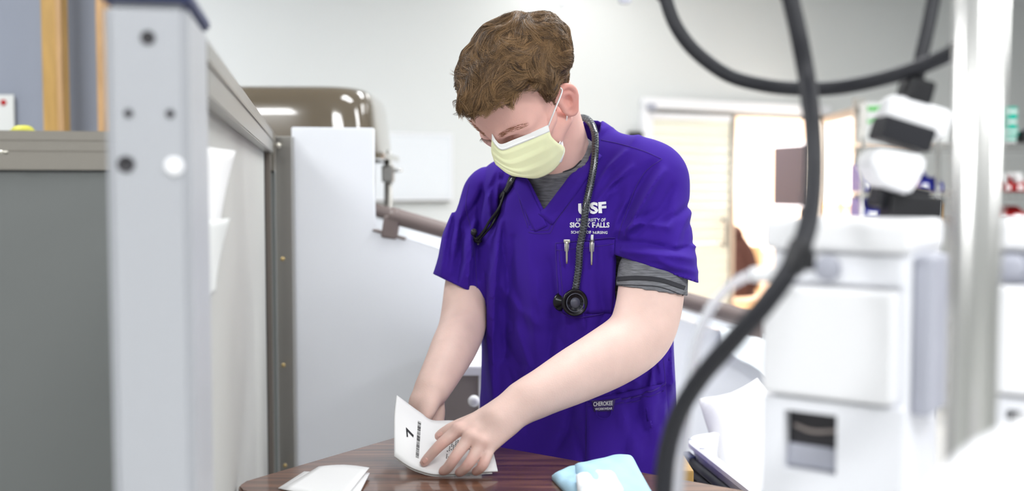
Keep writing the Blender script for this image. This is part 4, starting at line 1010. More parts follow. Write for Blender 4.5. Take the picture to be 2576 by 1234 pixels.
# eyebrows and lashes
brow = []
for s in (-1, 1):
    for i in range(80):
        t_ = random.random(); p = Vector(H(.105-.028*t_**1.5, s*(.013+.040*t_), .038+.006*math.sin(3*t_)+random.uniform(-.004, .004)))
        r = body_b.find_nearest(p); brow.append((np.array(r[0]), np.array(r[1]), nrm(HL*s*.9+HU*.25-HF*.3)))
def strands(name, items, m, parent, w=.0005, length=(.006, .01), lift=.2, col=None):
    v_ = []; f_ = []; cs = []
    for p, n_, d_ in items:
        L_ = random.uniform(*length); sd = nrm(np.cross(n_, d_)); q = [p+d_*L_*t_+n_*(lift*L_*math.sin(t_*2.2)+.0004) for t_ in (0, .5, 1)]
        i = len(v_); ww = (w, w*.8, w*.15)
        for k_ in range(3): v_ += [q[k_]-sd*ww[k_], q[k_]+sd*ww[k_]]
        f_ += [(i, i+1, i+3, i+2), (i+2, i+3, i+5, i+4)]; cs += [col if col is not None else srgb(86, 60, 40)]*6
    o = link(name, pymesh(name, v_, f_), m, parent); tint(o, np.array(cs)); return o
for i in (0, 1): strands('eyebrow', brow[i*80:(i+1)*80], M_hair, person, .0004, (.007, .011), .15, srgb(160, 112, 84))['kind'] = 'stuff'
lash = []
for s in (-1, 1):
    for i in range(26):
        a = (i/25-.5)*1.9; p = H(.088+.006*math.cos(a), s*(.033+.015*math.sin(a)), .0075); lash.append((p, HU, nrm(HF+HL*s*.5*math.sin(a)-HU*.35)))
for i in (0, 1): strands('eyelashes', lash[i*26:(i+1)*26], M_hair, person, .0004, (.006, .009), .25, srgb(50, 36, 28))['kind'] = 'stuff'
# ------------------------------------------------------------------ hair
hh = .0026
A = Fld(H(0, 0, .05)-.22, H(0, 0, .05)+.22, hh)
A.ell(H(-.012, 0, .053), hs(.107, .085, .094), HAX, .02)
lumps = [(.060, .0, .118, .050), (.030, .045, .118, .045), (.030, -.045, .118, .046), (.085, .030, .098, .036), (.085, -.030, .098, .038), (.062, .058, .085, .032), (.062, -.058, .085, .032), (-.02, .03, .135, .045), (-.02, -.03, .135, .045), (-.065, .02, .115, .05), (-.06, -.03, .11, .05), (.098, 0, .100, .030), (-.09, .02, .07, .04), (.02, .072, .08, .03), (-.04, .068, .075, .035), (-.085, .05, .09, .045), (-.06, .06, .12, .04), (-.078, .03, .035, .052), (-.078, -.03, .035, .052), (-.06, .05, .05, .046), (-.06, -.05, .05, .046)]
for f_, l_, u_, r in lumps: A.ell(H(f_*.86, l_*.9, .05+(u_-.05)*.56), (r*(.88 if f_ > -.03 else .78), r*.8, r*(.7 if f_ > -.03 else .62)), HAX, .03)
sl, X, Y, Z = A.sub(A.lo, A.lo+A.n*hh)
px, py, pz = X-HO[0], Y-HO[1], Z-HO[2]
f_, l_, u_ = [(px*e[0]+py*e[1]+pz*e[2])/HS for e in HAX]
al = np.abs(l_)
# lower hair edge height in head space: fringe in front, sideburn before the ear, round the ear, nape
front_edge = .074+.0*f_
edge = np.where(f_ > .035, .104-.10*np.clip(f_-.035, 0, .05)+.0*f_, 0) + np.where((f_ <= .035) & (f_ > .002), .104-(.035-f_)*3.45, 0) + np.where((f_ <= .002) & (f_ > -.03), .030+.0*f_, 0)+np.where(f_ <= -.03, .030-(-.03-f_)*4.0, 0)
edge = np.maximum(edge, -.045)+.0045*np.sin(120*l_+20*f_)*np.sin(310*l_+1.0)+.003*np.sin(55*l_)
side = np.where((f_ < .03) & (f_ > .008), np.minimum(edge, -.012), edge)
cut = (side-u_)*HS*.6
inner = d_ell(X, Y, Z, H(-.006, 0, .05), hs(.095, .074, .083), HAX)
noise = .0030*(np.sin(95*f_+40*l_)*np.sin(110*l_-30*u_)+np.sin(70*u_+60*l_+1.3)*np.sin(85*f_-20*u_))
thick = np.clip((u_-.0)/.09, .0, 1)                      # short at the sides
shell_in = d_ell(X, Y, Z, H(-.008, 0, .05), hs(.103, .0815, .090), HAX)
Hf = np.maximum(A.F, 0*A.F+A.F)
taper = .007*np.clip((.075-u_)/.06, 0, 1)*np.clip((al-.045)/.03, 0, 1)
Hf = np.maximum(smin(A.F+taper, A.F*0+1, 0)+noise, cut); Hf = np.maximum(Hf, -inner)
Vh, Qh = nets(Hf.astype(np.float32), A.lo, hh); Vh = relax(Vh, Qh, 2, .5)
hair = qmesh('hair', Vh, Qh, M_hair, person)
def haircol(n_): 
    t_ = np.random.rand(n_, 1); a = np.array(srgb(60, 43, 31)); b = np.array(srgb(156, 122, 84)); return a*(1-t_)+b*t_
tint(hair, np.tile(np.array(srgb(58, 40, 27)), (len(Vh), 1)))
me = hair.data; nv = np.zeros(len(Vh)*3, np.float32); me.vertices.foreach_get('normal', nv); nv = nv.reshape(-1, 3)
loc = (Vh-HO)/HS; lf, ll, lu = loc@HF, loc@HL, loc@HU
outer = (nv*nrm(np.array([0, 0, 1]))).sum(1) > -2
rad = np.linalg.norm((Vh-H(-.006, 0, .05)), axis=1); vec = (Vh-H(-.006, 0, .05))/rad[:, None]
cand = np.where((nv*vec).sum(1) > .15)[0]
NG, NCH, SEG = 3000, 18, 7
pick = np.random.choice(cand, NG); crown = H(-.085, .0, .02); hair_b = BVHTree.FromPolygons([Vector(v) for v in Vh], Qh.tolist())
GP = np.zeros((NG, SEG, 3)); GN = np.zeros((NG, SEG, 3)); GD = np.zeros((NG, SEG, 3)); topn = np.clip((lu[pick]-.025)/.06, 0, 1); GL = (.010+.006*np.random.rand(NG))+(.024+.026*np.random.rand(NG))*topn
wav = lambda q: math.sin(q[0]*46+q[1]*31+1.0)+math.sin(q[2]*52-q[0]*37+2.2)
for g in range(NG):
    p = Vh[pick[g]].copy(); n_ = nv[pick[g]].astype(float); d_ = p-crown; d_ -= n_*(d_@n_); d_ = nrm(d_); sw = np.cross(n_, d_); a_ = .55*wav(p)+.25*np.random.randn(); d_ = nrm(d_*math.cos(a_)+sw*math.sin(a_))
    cl_ = .26*wav(p*1.7+3)+.14*np.random.randn(); h_ = .0005+.003*np.random.rand()*topn[g]; st_ = GL[g]/(SEG-1)
    for i in range(SEG):
        GP[g, i] = p+n_*(h_*math.sin(.4+2.4*i/(SEG-1))); GN[g, i] = n_; GD[g, i] = d_
        p = p+d_*st_; r = hair_b.find_nearest(Vector(p))
        if np.array(r[1])@n_ > .35: p = np.array(r[0]); n_ = nrm(.5*n_+.5*np.array(r[1]))
        elif r[3] < .008: p = p-n_*.0006+np.array([0, 0, -.0008])
        else: p = p-d_*st_*.8
        a_ = cl_*(1 if topn[g] > .3 else .2); d_ = d_*math.cos(a_)+np.cross(n_, d_)*math.sin(a_); d_ = nrm(d_-n_*(d_@n_))
NS = NG*NCH; SD = np.cross(GN, GD); SD /= np.linalg.norm(SD, axis=2)[..., None]+1e-9
o1 = np.random.randn(NG, NCH, 1, 1)*.0036; o2 = np.abs(np.random.randn(NG, NCH, 1, 1))*.0010; cl = np.linspace(1, .35, SEG)[None, None, :, None]; fly = np.random.randn(NG, NCH, 1, 1)*.0016*np.linspace(0, 1, SEG)[None, None, :, None]**2
adv = (np.random.rand(NG, NCH, 1, 1)-.5)*.006
CC_ = GP[:, None]+SD[:, None]*(o1*cl+fly)+GN[:, None]*(o2*cl+.6*np.abs(fly)-.0006)+GD[:, None]*adv
ww = (.00023*np.linspace(1, .3, SEG))[None, None, :, None]*(.7+.6*np.random.rand(NG, NCH, 1, 1)); tw = np.random.randn(NG, NCH, 1, 1)*.5
wv_ = SD[:, None]+GN[:, None]*tw; v_ = np.stack([CC_-wv_*ww, CC_+wv_*ww], 3).reshape(NS, SEG*2, 3)
hc = haircol(NG)[:, None, None, :]*(.72+.5*np.random.rand(NG, NCH, 1, 1))*np.linspace(.9, 1.15, SEG)[None, None, :, None]; cols = np.repeat(hc.reshape(NS, SEG, 3), 2, axis=1)
ii = np.arange(NS)[:, None]*(SEG*2)+np.arange(SEG-1)[None, :]*2; Qs = np.stack([ii, ii+1, ii+3, ii+2], -1).reshape(-1, 4)
hs_o = qmesh('hair_strands', v_.reshape(-1, 3), Qs, M_hair, hair); tint(hs_o, cols.reshape(-1, 3)); hs_o['kind'] = 'stuff'
# ------------------------------------------------------------------ scrub top
S = Fld((-.22, 1.70, .76), (.47, 2.30, 1.60), .003)
sl, X, Y, Z = S.sub(S.lo, S.lo+S.n*S.h)
T0 = torso(X, Y, Z).astype(np.float32); S.F = T0.copy()
LHEM = W(1650, 735, 1.872); RHEM = W(1144, 745, 2.055)
S.cone(W(1490, 372, 1.985), LSH+[-.012, .0, .004], .042, .0655, .03); S.cone(LSH+[-.012, 0, .004], LHEM, .0665, .0795, .03)
S.cone(W(1330, 440, 2.06), RSH+[.01, 0, .003], .045, .062, .03); S.cone(RSH+[.01, 0, .003], RHEM, .063, .0560, .03)
S.cone(W(1475, 362, 1.995), W(1350, 425, 2.06), .05, .05, .03)
S0 = S.F.copy(); band = np.argwhere((S.F > -.020) & (S.F < .016)); bp3 = band*S.h+S.lo; d3 = (bp3-CAM)@AF
bu = 1288+FPX*((bp3-CAM)@AR)/d3; bv_ = 617-FPX*((bp3-CAM)@AU)/d3
tz = np.clip(bp3[:, 2], TOR[0, 0], TOR[-1, 0]); tcx = np.interp(tz, TOR[:, 0], TOR[:, 3]); tcy = np.interp(tz, TOR[:, 0], TOR[:, 4])
frontness = np.clip(((bp3[:, 0]-tcx)*BF[0]+(bp3[:, 1]-tcy)*BF[1]+.05)/.06, 0, 1)
disp = np.zeros(len(band)); fron = frontness > 0
def fold(pts, w, amp, w2=None):
    global disp
    P = np.array(pts, float); m3 = 2.6*w; lo2, hi2 = P.min(0)-m3, P.max(0)+m3; n_ = len(P)-1
    ix = np.nonzero((bu > lo2[0]) & (bu < hi2[0]) & (bv_ > lo2[1]) & (bv_ < hi2[1]) & fron)[0]; U2 = bu[ix]; V2 = bv_[ix]; best = np.full(len(ix), 1e9); tt = np.zeros(len(ix))
    for i in range(n_):
        a, b = P[i], P[i+1]; ab_ = b-a; t_ = np.clip(((U2-a[0])*ab_[0]+(V2-a[1])*ab_[1])/(ab_@ab_), 0, 1); dd = np.hypot(U2-a[0]-t_*ab_[0], V2-a[1]-t_*ab_[1])
        m_ = dd < best; best[m_] = dd[m_]; tt[m_] = (i+t_[m_])/n_
    prof = np.exp(-(best/(w*.8))**1.5)*np.sin(np.pi*np.clip(.08+.84*tt, 0, 1))**.6
    disp[ix] += 1.9*amp*prof*frontness[ix]
# long drapes of the front, armpit and shoulder folds, sleeve band
fold([(1262, 560), (1240, 700), (1232, 860), (1240, 1000)], 16, .008); fold([(1292, 600), (1275, 760), (1270, 900)], 15, -.007)
fold([(1330, 600), (1335, 760), (1350, 900)], 26, .005); fold([(1385, 660), (1392, 780), (1380, 900)], 16, -.005); fold([(1402, 620), (1408, 720), (1425, 820)], 11, .005)
fold([(1215, 470), (1205, 560), (1200, 700)], 12, -.004); fold([(1250, 420), (1225, 480), (1235, 560)], 14, .006); fold([(1300, 450), (1262, 500), (1240, 580)], 14, -.006)
fold([(1540, 480), (1500, 560), (1460, 640)], 12, .004); fold([(1590, 420), (1540, 460), (1490, 520)], 10, .0045); fold([(1570, 380), (1530, 420), (1500, 470)], 9, .004)
fold([(1640, 420), (1600, 480), (1568, 560)], 13, -.008); fold([(1668, 430), (1640, 470), (1600, 540), (1575, 590)], 13, .008); fold([(1690, 470), (1650, 540), (1600, 590)], 12, -.005)
fold([(1556, 606), (1620, 612), (1700, 628), (1750, 610)], 10, -.005); fold([(1556, 628), (1640, 640), (1740, 650)], 16, .007); fold([(1560, 580), (1610, 560), (1680, 570)], 12, .006)
fold([(1500, 700), (1520, 780), (1500, 850)], 14, -.005); fold([(1480, 660), (1490, 740), (1470, 820)], 12, .004)
fold([(1560, 1010), (1580, 1080), (1600, 1150)], 18, .005); fold([(1620, 960), (1600, 1040), (1560, 1160)], 14, -.005); fold([(1660, 780), (1675, 880), (1690, 980)], 14, .005); fold([(1640, 900), (1640, 980), (1630, 1100)], 14, .004)
fold([(1480, 880), (1520, 940), (1540, 1000)], 13, .004); fold([(1440, 1000), (1430, 1080), (1400, 1130)], 18, -.005); fold([(1300, 820), (1330, 920), (1310, 960)], 14, .004); fold([(1245, 700), (1310, 780), (1360, 820)], 16, .003)
fold([(1140, 520), (1120, 600), (1110, 690)], 11, .006); fold([(1160, 560), (1160, 640), (1150, 710)], 9, -.006); fold([(1185, 600), (1180, 660), (1175, 720)], 8, .005)
rf = random.Random(11)
def rfolds(n_, x0, x1, y0, y1, ang, da, l0, l1, amp, w0=5, w1=9):
    for _ in range(n_):
        cx_, cy_ = rf.uniform(x0, x1), rf.uniform(y0, y1); a_ = math.radians(ang+rf.uniform(-da, da)); L_ = rf.uniform(l0, l1)/2; b_ = rf.uniform(-.25, .25)*L_
        dx, dy = math.cos(a_)*L_, math.sin(a_)*L_
        fold([(cx_-dx, cy_-dy), (cx_-math.sin(a_)*b_, cy_+math.cos(a_)*b_), (cx_+dx, cy_+dy)], rf.uniform(w0, w1), amp*rf.choice((-1, 1))*rf.uniform(.5, 1))
rfolds(20, 1220, 1660, 640, 1120, 92, 22, 110, 240, .0036, 9, 15); rfolds(10, 1500, 1680, 860, 1130, 70, 30, 80, 170, .0036, 9, 14)
rfolds(12, 1430, 1600, 370, 560, 128, 16, 80, 150, .0030, 8, 12); rfolds(9, 1190, 1310, 430, 640, 105, 18, 90, 170, .0036, 8, 13)
rfolds(11, 1590, 1735, 440, 590, 130, 22, 80, 150, .0034, 8, 12); rfolds(6, 1570, 1740, 600, 680, 8, 12, 80, 150, .0034, 8, 12); rfolds(7, 1105, 1185, 500, 700, 108, 14, 80, 150, .0034, 8, 12)
q3 = bp3@np.array([[21., 9, 3], [13., -17, 4], [4., 6, 3]]).T
disp += .0016*(np.sin(q3[:, 0]*1.7)+np.sin(q3[:, 1]*2.1+1)+np.sin(q3[:, 0]-q3[:, 1]*1.3))
disp = np.where(disp > 0, 1.3*disp, disp)
bx_, by_, bz_ = bp3[:, 0], bp3[:, 1], bp3[:, 2]; tb_ = torso(bx_, by_, bz_)
for A_, E_, r_ in ((W(1645, 700, 1.87), W(1640, 900, 1.84), .125), (W(1140, 720, 2.05), W(1128, 800, 2.04), .085)):
    mk = (d_cone(bx_, by_, bz_, A_, E_, r_, r_) < 0) & (tb_ < .03); disp[mk] = np.minimum(disp[mk], .002)
S.F[tuple(band.T)] -= np.clip(disp, -.0125, .018)
def screen_line(X, Y, Z, p1, p2):
    """signed distance to the plane through the eye and two image points, positive below/right-hand side"""
    n_ = nrm(np.cross(ray(*p1), ray(*p2))); 
    if n_[2] > 0: n_ = -n_
    return (X-CAM[0])*n_[0]+(Y-CAM[1])*n_[1]+(Z-CAM[2])*n_[2]
Out = S.F.copy(); cutd = [np.full(S.F.shape, 1, np.float32)]
def hemcut(axis_a, axis_b, p1, p2, rr=.115):
    global Out
    cap = d_cone(X, Y, Z, axis_a, axis_b, rr, rr); pl = screen_line(X, Y, Z, p1, p2)
    R_ = np.minimum(np.minimum(pl, -cap), T0-.004); Out = np.maximum(Out, R_); cutd[0] = np.minimum(cutd[0], -R_)
hemcut(LSH, W(1640, 900, 1.84), (1545, 640), (1748, 709)); hemcut(RSH, W(1128, 790, 2.04), (1080, 684), (1199, 741), .075)
Out = np.maximum(Out, .775-Z)
# neck opening: round hole for the neck plus the V
neck = d_cone(X, Y, Z, NB0+(NB0-NB1)*.5, NB1, .070, .072)
def poly_sdf_px(poly):
    P = np.array(poly, float); dx = X-CAM[0]; dy = Y-CAM[1]; dz = Z-CAM[2]; dd = dy*AF[1]+dz*AF[2]
    u = 1288+FPX*dx/dd; v = 617-FPX*(dy*AU[1]+dz*AU[2])/dd
    ins = np.zeros(np.broadcast(u, v).shape, bool); dist = np.full(ins.shape, 1e9, np.float32); n_ = len(P)
    for i in range(n_):
        a, b = P[i], P[(i+1) % n_]; ab_ = b-a; t_ = np.clip(((u-a[0])*ab_[0]+(v-a[1])*ab_[1])/(ab_@ab_), 0, 1)
        dist = np.minimum(dist, np.hypot(u-a[0]-t_*ab_[0], v-a[1]-t_*ab_[1]))
        ins ^= ((a[1] > v) != (b[1] > v)) & (u < (b[0]-a[0])*(v-a[1])/(b[1]-a[1]+1e-9)+a[0])
    return np.where(ins, -dist, dist)*dd/FPX
vee = poly_sdf_px([(1369, 528), (1336, 462), (1312, 425), (1270, 360), (1270, 200), (1530, 200), (1508, 330), (1484, 372), (1440, 432), (1400, 488)])
fr_ = (X-.108)*BF[0]+(Y-2.02)*BF[1]
vee = np.maximum(vee, -(fr_+.02))
Out = np.maximum(Out, -np.minimum(vee, neck))
wc = np.clip((np.minimum(cutd[0], np.minimum(vee, neck))-.004)/.03, 0, 1); Sin = (1-wc)*(S.F+.0085)+wc*(S0+.0195); Sh = np.maximum(Out, -Sin).astype(np.float32)
Vs, Qs_ = nets(Sh, S.lo, S.h); Vs = relax(Vs, Qs_, 1, .5)
scrub = qmesh('scrub_top', Vs, Qs_, M_purple, person)
cloth_b = BVHTree.FromPolygons([Vector(v) for v in Vs], Qs_.tolist())
# ------------------------------------------------------------------ grey undershirt
U_ = Fld((-.15, 1.74, 1.14), (.46, 2.24, 1.62), .0032); slu, Xu, Yu, Zu = U_.sub(U_.lo, U_.lo+U_.n*U_.h)
tor2 = torso(Xu, Yu, Zu, -.020)
nk = d_cone(Xu, Yu, Zu, NB0, NB1, .0595, .067); colp = NB1+(NB0-NB1)*.25; nax = nrm(NB0-NB1)
cpl = (Xu-colp[0])*nax[0]+(Yu-colp[1])*nax[1]+(Zu-colp[2])*nax[2]-.18*((Xu-colp[0])*BF[0]+(Yu-colp[1])*BF[1])*-1
sol = smin(tor2, np.maximum(nk, cpl), .02)
slv = d_cone(Xu, Yu, Zu, W(1642, 690, 1.872), W(1634, 790, 1.84), .0635, .0660)
hem2 = screen_line(Xu, Yu, Zu, (1545, 717), (1722, 743))
shl = np.maximum(np.maximum(slv, hem2), -(slv+.0055))
slv2 = d_cone(Xu, Yu, Zu, RSH, W(1205, 610, 2.065), .048, .046); 
sol = np.minimum(np.minimum(sol, shl), slv2); sol = np.maximum(sol, 1.16-Zu)
Vu, Qu = nets(sol.astype(np.float32), U_.lo, U_.h); Vu = relax(Vu, Qu, 1, .5)
ush = qmesh('undershirt', Vu, Qu, M_heather, person); ush['label'] = 'heather grey undershirt'
und_b = BVHTree.FromPolygons([Vector(v) for v in Vu], Qu.tolist())
def seam(name, pts, bv, m, parent, r=.0009, off=.0004, n=5):
    P = catmull([np.array(p, float) for p in pts], 22); pp_ = [hit(bv, q[0], q[1], off) for q in P]; vv, ff = tubemesh(np.array(pp_), r, n); return link(name, pymesh(name, vv, ff), m, parent, True)
def ribbon(name, pts, wpx, bv, m, parent, off=.001, th=.001, n=6):
    """cloth band along image points, wpx pixels wide, laid on the surface bv"""
    P = catmull([np.array(p, float) for p in pts], 6); T = np.gradient(P, axis=0); T /= np.linalg.norm(T, axis=1)[:, None]; N = np.stack([-T[:, 1], T[:, 0]], 1)
    G = np.array([[hit(bv, *(P[i]+N[i]*wpx*(j/(n-1)-.5)), off) for j in range(n)] for i in range(len(P))]); return sheet(name, G, th, m, parent)
ribbon('sleeve_stripe', [(1546, 702), (1600, 699), (1660, 704), (1722, 724)], 11, und_b, M_stripe, ush, .0006)
seam('sleeve_edge', [(1546, 716), (1600, 717), (1660, 722), (1718, 742)], und_b, M_stripe, ush, .0008)
seam('collar_seam', [(1372, 424), (1410, 432), (1440, 424), (1462, 404)], und_b, M_stripe, ush, .0014)
# seams and pockets of the scrub top
def patch(name, quad, bv, off, th, m, parent, nu_=14, nv_=14):
    a, b, c, d = [np.array(q, float) for q in quad]; G = np.zeros((nu_+1, nv_+1, 3))
    for i in range(nu_+1):
        for j in range(nv_+1):
            u, w = i/nu_, j/nv_; q = (a*(1-u)+b*u)*(1-w)+(d*(1-u)+c*u)*w; G[i, j] = hit(bv, q[0], q[1], off)
    return sheet(name, G, th, m, parent)
cp = patch('chest_pocket', [(1398, 612), (1548, 602), (1540, 786), (1412, 786)], cloth_b, .0016, .0016, M_purple, scrub, 18, 18)
pocket_b = bvh_of(cp)
for pts in ([(1398, 612), (1470, 604), (1548, 596)], [(1399, 630), (1470, 622), (1546, 614)], [(1399, 614), (1404, 700), (1410, 770), (1430, 796), (1470, 796), (1520, 786)], [(1406, 630), (1411, 700), (1418, 766), (1434, 788)]):
    seam('pocket_stitching', pts, cloth_b, M_seam, scrub, .0007, .0024)
nb_r = ribbon('neck_band', [(1497, 380), (1456, 440), (1412, 500), (1372, 552)], 44, cloth_b, M_purple, scrub, .0012, .0015, 8)
nb_l = ribbon('neck_band', [(1300, 440), (1322, 490), (1345, 540), (1362, 575)], 34, cloth_b, M_purple, scrub, .0010, .0015, 8)
for pts in ([(1296, 462), (1312, 520), (1328, 572)], [(1302, 462), (1318, 520), (1332, 566)], [(1330, 584), (1355, 587), (1384, 586)], [(1334, 577), (1356, 579), (1380, 578)], [(1384, 586), (1402, 552), (1440, 500), (1476, 430), (1500, 396)], [(1380, 578), (1396, 546), (1434, 494), (1470, 424)], [(1512, 352), (1560, 362), (1620, 380), (1665, 400)], [(1665, 400), (1625, 430), (1600, 470), (1580, 520), (1562, 570), (1556, 600)], [(1180, 462), (1172, 520), (1186, 580), (1196, 660), (1200, 735)], [(1560, 655), (1620, 680), (1690, 698), (1738, 700)], [(1476, 1012), (1474, 1080), (1474, 1150)], [(1668, 900), (1674, 960), (1680, 1060), (1684, 1180)], [(1480, 1012), (1479, 1080), (1479, 1150)]):
    seam('seam', pts, cloth_b, M_seam, scrub, .0007, .0002)
lpk = patch('lower_pocket', [(1476, 1006), (1674, 962), (1684, 1210), (1476, 1190)], cloth_b, .0022, .0022, M_purple, scrub, 18, 18); lpk_b = bvh_of(lpk)
seam('pocket_edge', [(1478, 1006), (1560, 1002), (1630, 985), (1674, 962)], cloth_b, M_seam, scrub, .0012, .004)
seam('pocket_stitching', [(1480, 1018), (1560, 1014), (1630, 996), (1670, 978)], cloth_b, M_seam, scrub, .0006, .0042)
tagp = patch('brand_label', [(1488, 1006), (1546, 1003), (1543, 1032), (1494, 1034)], lpk_b, .0022, .0012, M_label, scrub, 8, 6); tag_b = bvh_of(tagp)
decal_text('label_text', 'CHEROKEE', ((1493, 1021), (1541, 1018), (1493, 1010)), tag_b, .001, M_embroid, scrub, .01)
decal_text('label_text', 'WORKWEAR', ((1497, 1031), (1540, 1029), (1497, 1025)), tag_b, .001, M_embroid, scrub, .01)
tube('label_loop', [hit(lpk_b, x, y, .004) for x, y in ((1500, 1030), (1503, 1044), (1519, 1051), (1535, 1043), (1538, 1029))], .0011, M_purple, scrub, 8, 6)
for s, q in (('USF', ((1456, 541), (1525, 535), (1455, 512))), ('UNIVERSITY OF', ((1451, 557), (1524, 557), (1451, 549))), ('SIOUX FALLS', ((1434, 572), (1534, 572), (1434, 559))), ('SCHOOL OF NURSING', ((1437, 587), (1529, 588), (1437, 580)))):
    decal_text('embroidered_text', s, q, cloth_b, .0014, M_embroid, scrub, .045 if s == 'USF' else (.03 if 'SIOUX' in s else .015))
# ------------------------------------------------------------------ trousers and shoes
Tf = Fld((-.12, 1.82, .06), (.4, 2.32, .92), .007)
hipc = np.array([.135, 2.07, 0])
for s in (-1, 1):
    hp_ = hipc+BL*s*.09
    Tf.chain([(hp_+[0, 0, .86], .108), (hp_+BL*s*.015+[0, 0, .50], .082), (hp_+BL*s*.02+[0, .02, .10], .075)], .03)
Tf.ell(hipc+[0, 0, .86], (.18, .125, .12), (BL, BF, np.array([0, 0, 1.])), .04)
Tf.F = np.maximum(Tf.F, Tf.sub(Tf.lo, Tf.lo+Tf.n*Tf.h)[3]-.90)
Vt, Qt = nets(Tf.F, Tf.lo, Tf.h); qmesh('trousers', relax(Vt, Qt, 2), Qt, M_purple, person)
for s in (-1, 1):
    b0 = hipc+BL*s*.11+[0, .02, 0]; Fs = Fld(b0-.26, b0+.26, .007); Fs.F[:] = 1
    Fs.cone(b0-BF*.05+[0, 0, .045], b0+BF*.15+[0, 0, .035], .045, .04, .02); Fs.cone(b0-BF*.03+[0, 0, .05], b0-BF*.02+[0, 0, .1], .045, .042, .02)
    Zs = Fs.sub(Fs.lo, Fs.lo+Fs.n*Fs.h)[3]; Fs.F = np.maximum(Fs.F, .002-Zs)
    Vv, Qv = nets(Fs.F, Fs.lo, Fs.h); qmesh('shoe', relax(Vv, Qv, 2), Qv, M_black, person)
# ------------------------------------------------------------------ face mask
Mf = Fld(H(.03, 0, -.03)-.16, H(.03, 0, -.03)+.16, .004)
Mf.ell(H(.052, 0, -.045), hs(.074, .066, .076), HAX, .03); Mf.ell(H(.03, 0, -.01), hs(.072, .072, .06), HAX, .03); Mf.cone(H(.095, 0, .02), H(.118, 0, -.03), .016, .026, .04); Mf.cone(H(.0, .0, -.05), H(.085, 0, -.09), .045, .03, .04)
Vm, Qm = nets(Mf.F, Mf.lo, Mf.h); form_b = BVHTree.FromPolygons([Vector(v) for v in Vm], Qm.tolist())
mrows = [[(1240, 336), (1249, 352), (1262, 361), (1290, 351), (1330, 335), (1376, 314)],
         [(1240, 346), (1250, 362), (1264, 373), (1294, 362), (1334, 346), (1379, 326)],
         [(1239, 362), (1254, 380), (1270, 388), (1300, 378), (1342, 360), (1384, 342)],
         [(1239, 379), (1259, 398), (1282, 408), (1314, 398), (1354, 380), (1400, 358)],
         [(1243, 394), (1268, 414), (1298, 424), (1330, 416), (1370, 398), (1414, 367)],
         [(1246, 404), (1276, 425), (1308, 437), (1342, 435), (1382, 415), (1416, 382)],
         [(1250, 412), (1280, 436), (1316, 443), (1352, 444), (1386, 428), (1408, 404)]]
rws = [catmull([np.array(p, float) for p in r], 5) for r in mrows]; nc = len(rws[0]); grid2 = np.array([catmull([r[i] for r in rws], 4) for i in range(nc)])
Gm = np.zeros(grid2.shape[:2]+(3,))
for i in range(Gm.shape[0]):
    for j in range(Gm.shape[1]): Gm[i, j] = hit(form_b, grid2[i, j, 0], grid2[i, j, 1], .003)
for _ in range(3): Gm[1:-1, 1:-1] = .5*Gm[1:-1, 1:-1]+.125*(Gm[2:, 1:-1]+Gm[:-2, 1:-1]+Gm[1:-1, 2:]+Gm[1:-1, :-2])
vd = Gm-CAM; vd /= np.linalg.norm(vd, axis=2)[..., None]
for j in range(Gm.shape[1]):
    for jj, am in ((7, .0022), (12, .0028), (17, .0028), (21, .0015)):
        if jj <= j: Gm[:, j] -= vd[:, j]*am*math.exp(-(j-jj)/2.2)*np.sin(np.pi*np.linspace(.1, .9, nc))[:, None]
fm = bpy.data.objects.new('face_mask', None); COL.objects.link(fm); fm.parent = person; fm['label'] = 'pale yellow pleated face mask with white top band'
sheet('mask_panel', Gm[:, 4:], .0016, M_mask, fm); sheet('top_band', Gm[:, :6]-vd[:, :6]*.0008, .0016, M_maskw, fm); 
flap = np.array([[hit(form_b, x, y, .004) for x, y in r] for r in (((1400, 360), (1428, 347)), ((1414, 370), (1425, 368)), ((1413, 384), (1419, 386)), ((1402, 405), (1408, 405)))]); sheet('side_binding', flap, .0016, M_maskw, fm)
wire = Gm[2:-4, 4]-vd[2:-4, 4]*.002; vv, ff = tubemesh(wire, .0016, 6); link('nose_wire', pymesh('nose_wire', vv, ff), M_maskw, fm, True)
def loopline(pts): tube('ear_loop', [hit(body_b, x, y, .002) if k_ == 0 else hit(body_b, x, y, .004) for k_, (x, y) in enumerate(pts)], .0014, M_elastic, fm, 8, 5)
e_up = hit(body_b, 1412, 230, .003); top_c = Gm[-1, 1]; low_c = flap[0, 1]
mid1 = (e_up+top_c)/2-ray(1395, 270)*.012; tube('ear_loop', [top_c, mid1, e_up, e_up+HU*.004-HF*.006-HL*.004], .0014, M_elastic, fm, 8, 6)
e_lo = hit(body_b, 1427, 292, .002); mid2 = (e_lo+low_c)/2-ray(1425, 320)*.006; tube('ear_loop', [low_c, mid2, e_lo, e_lo-HF*.006-HL*.004], .0014, M_elastic, fm, 8, 6)
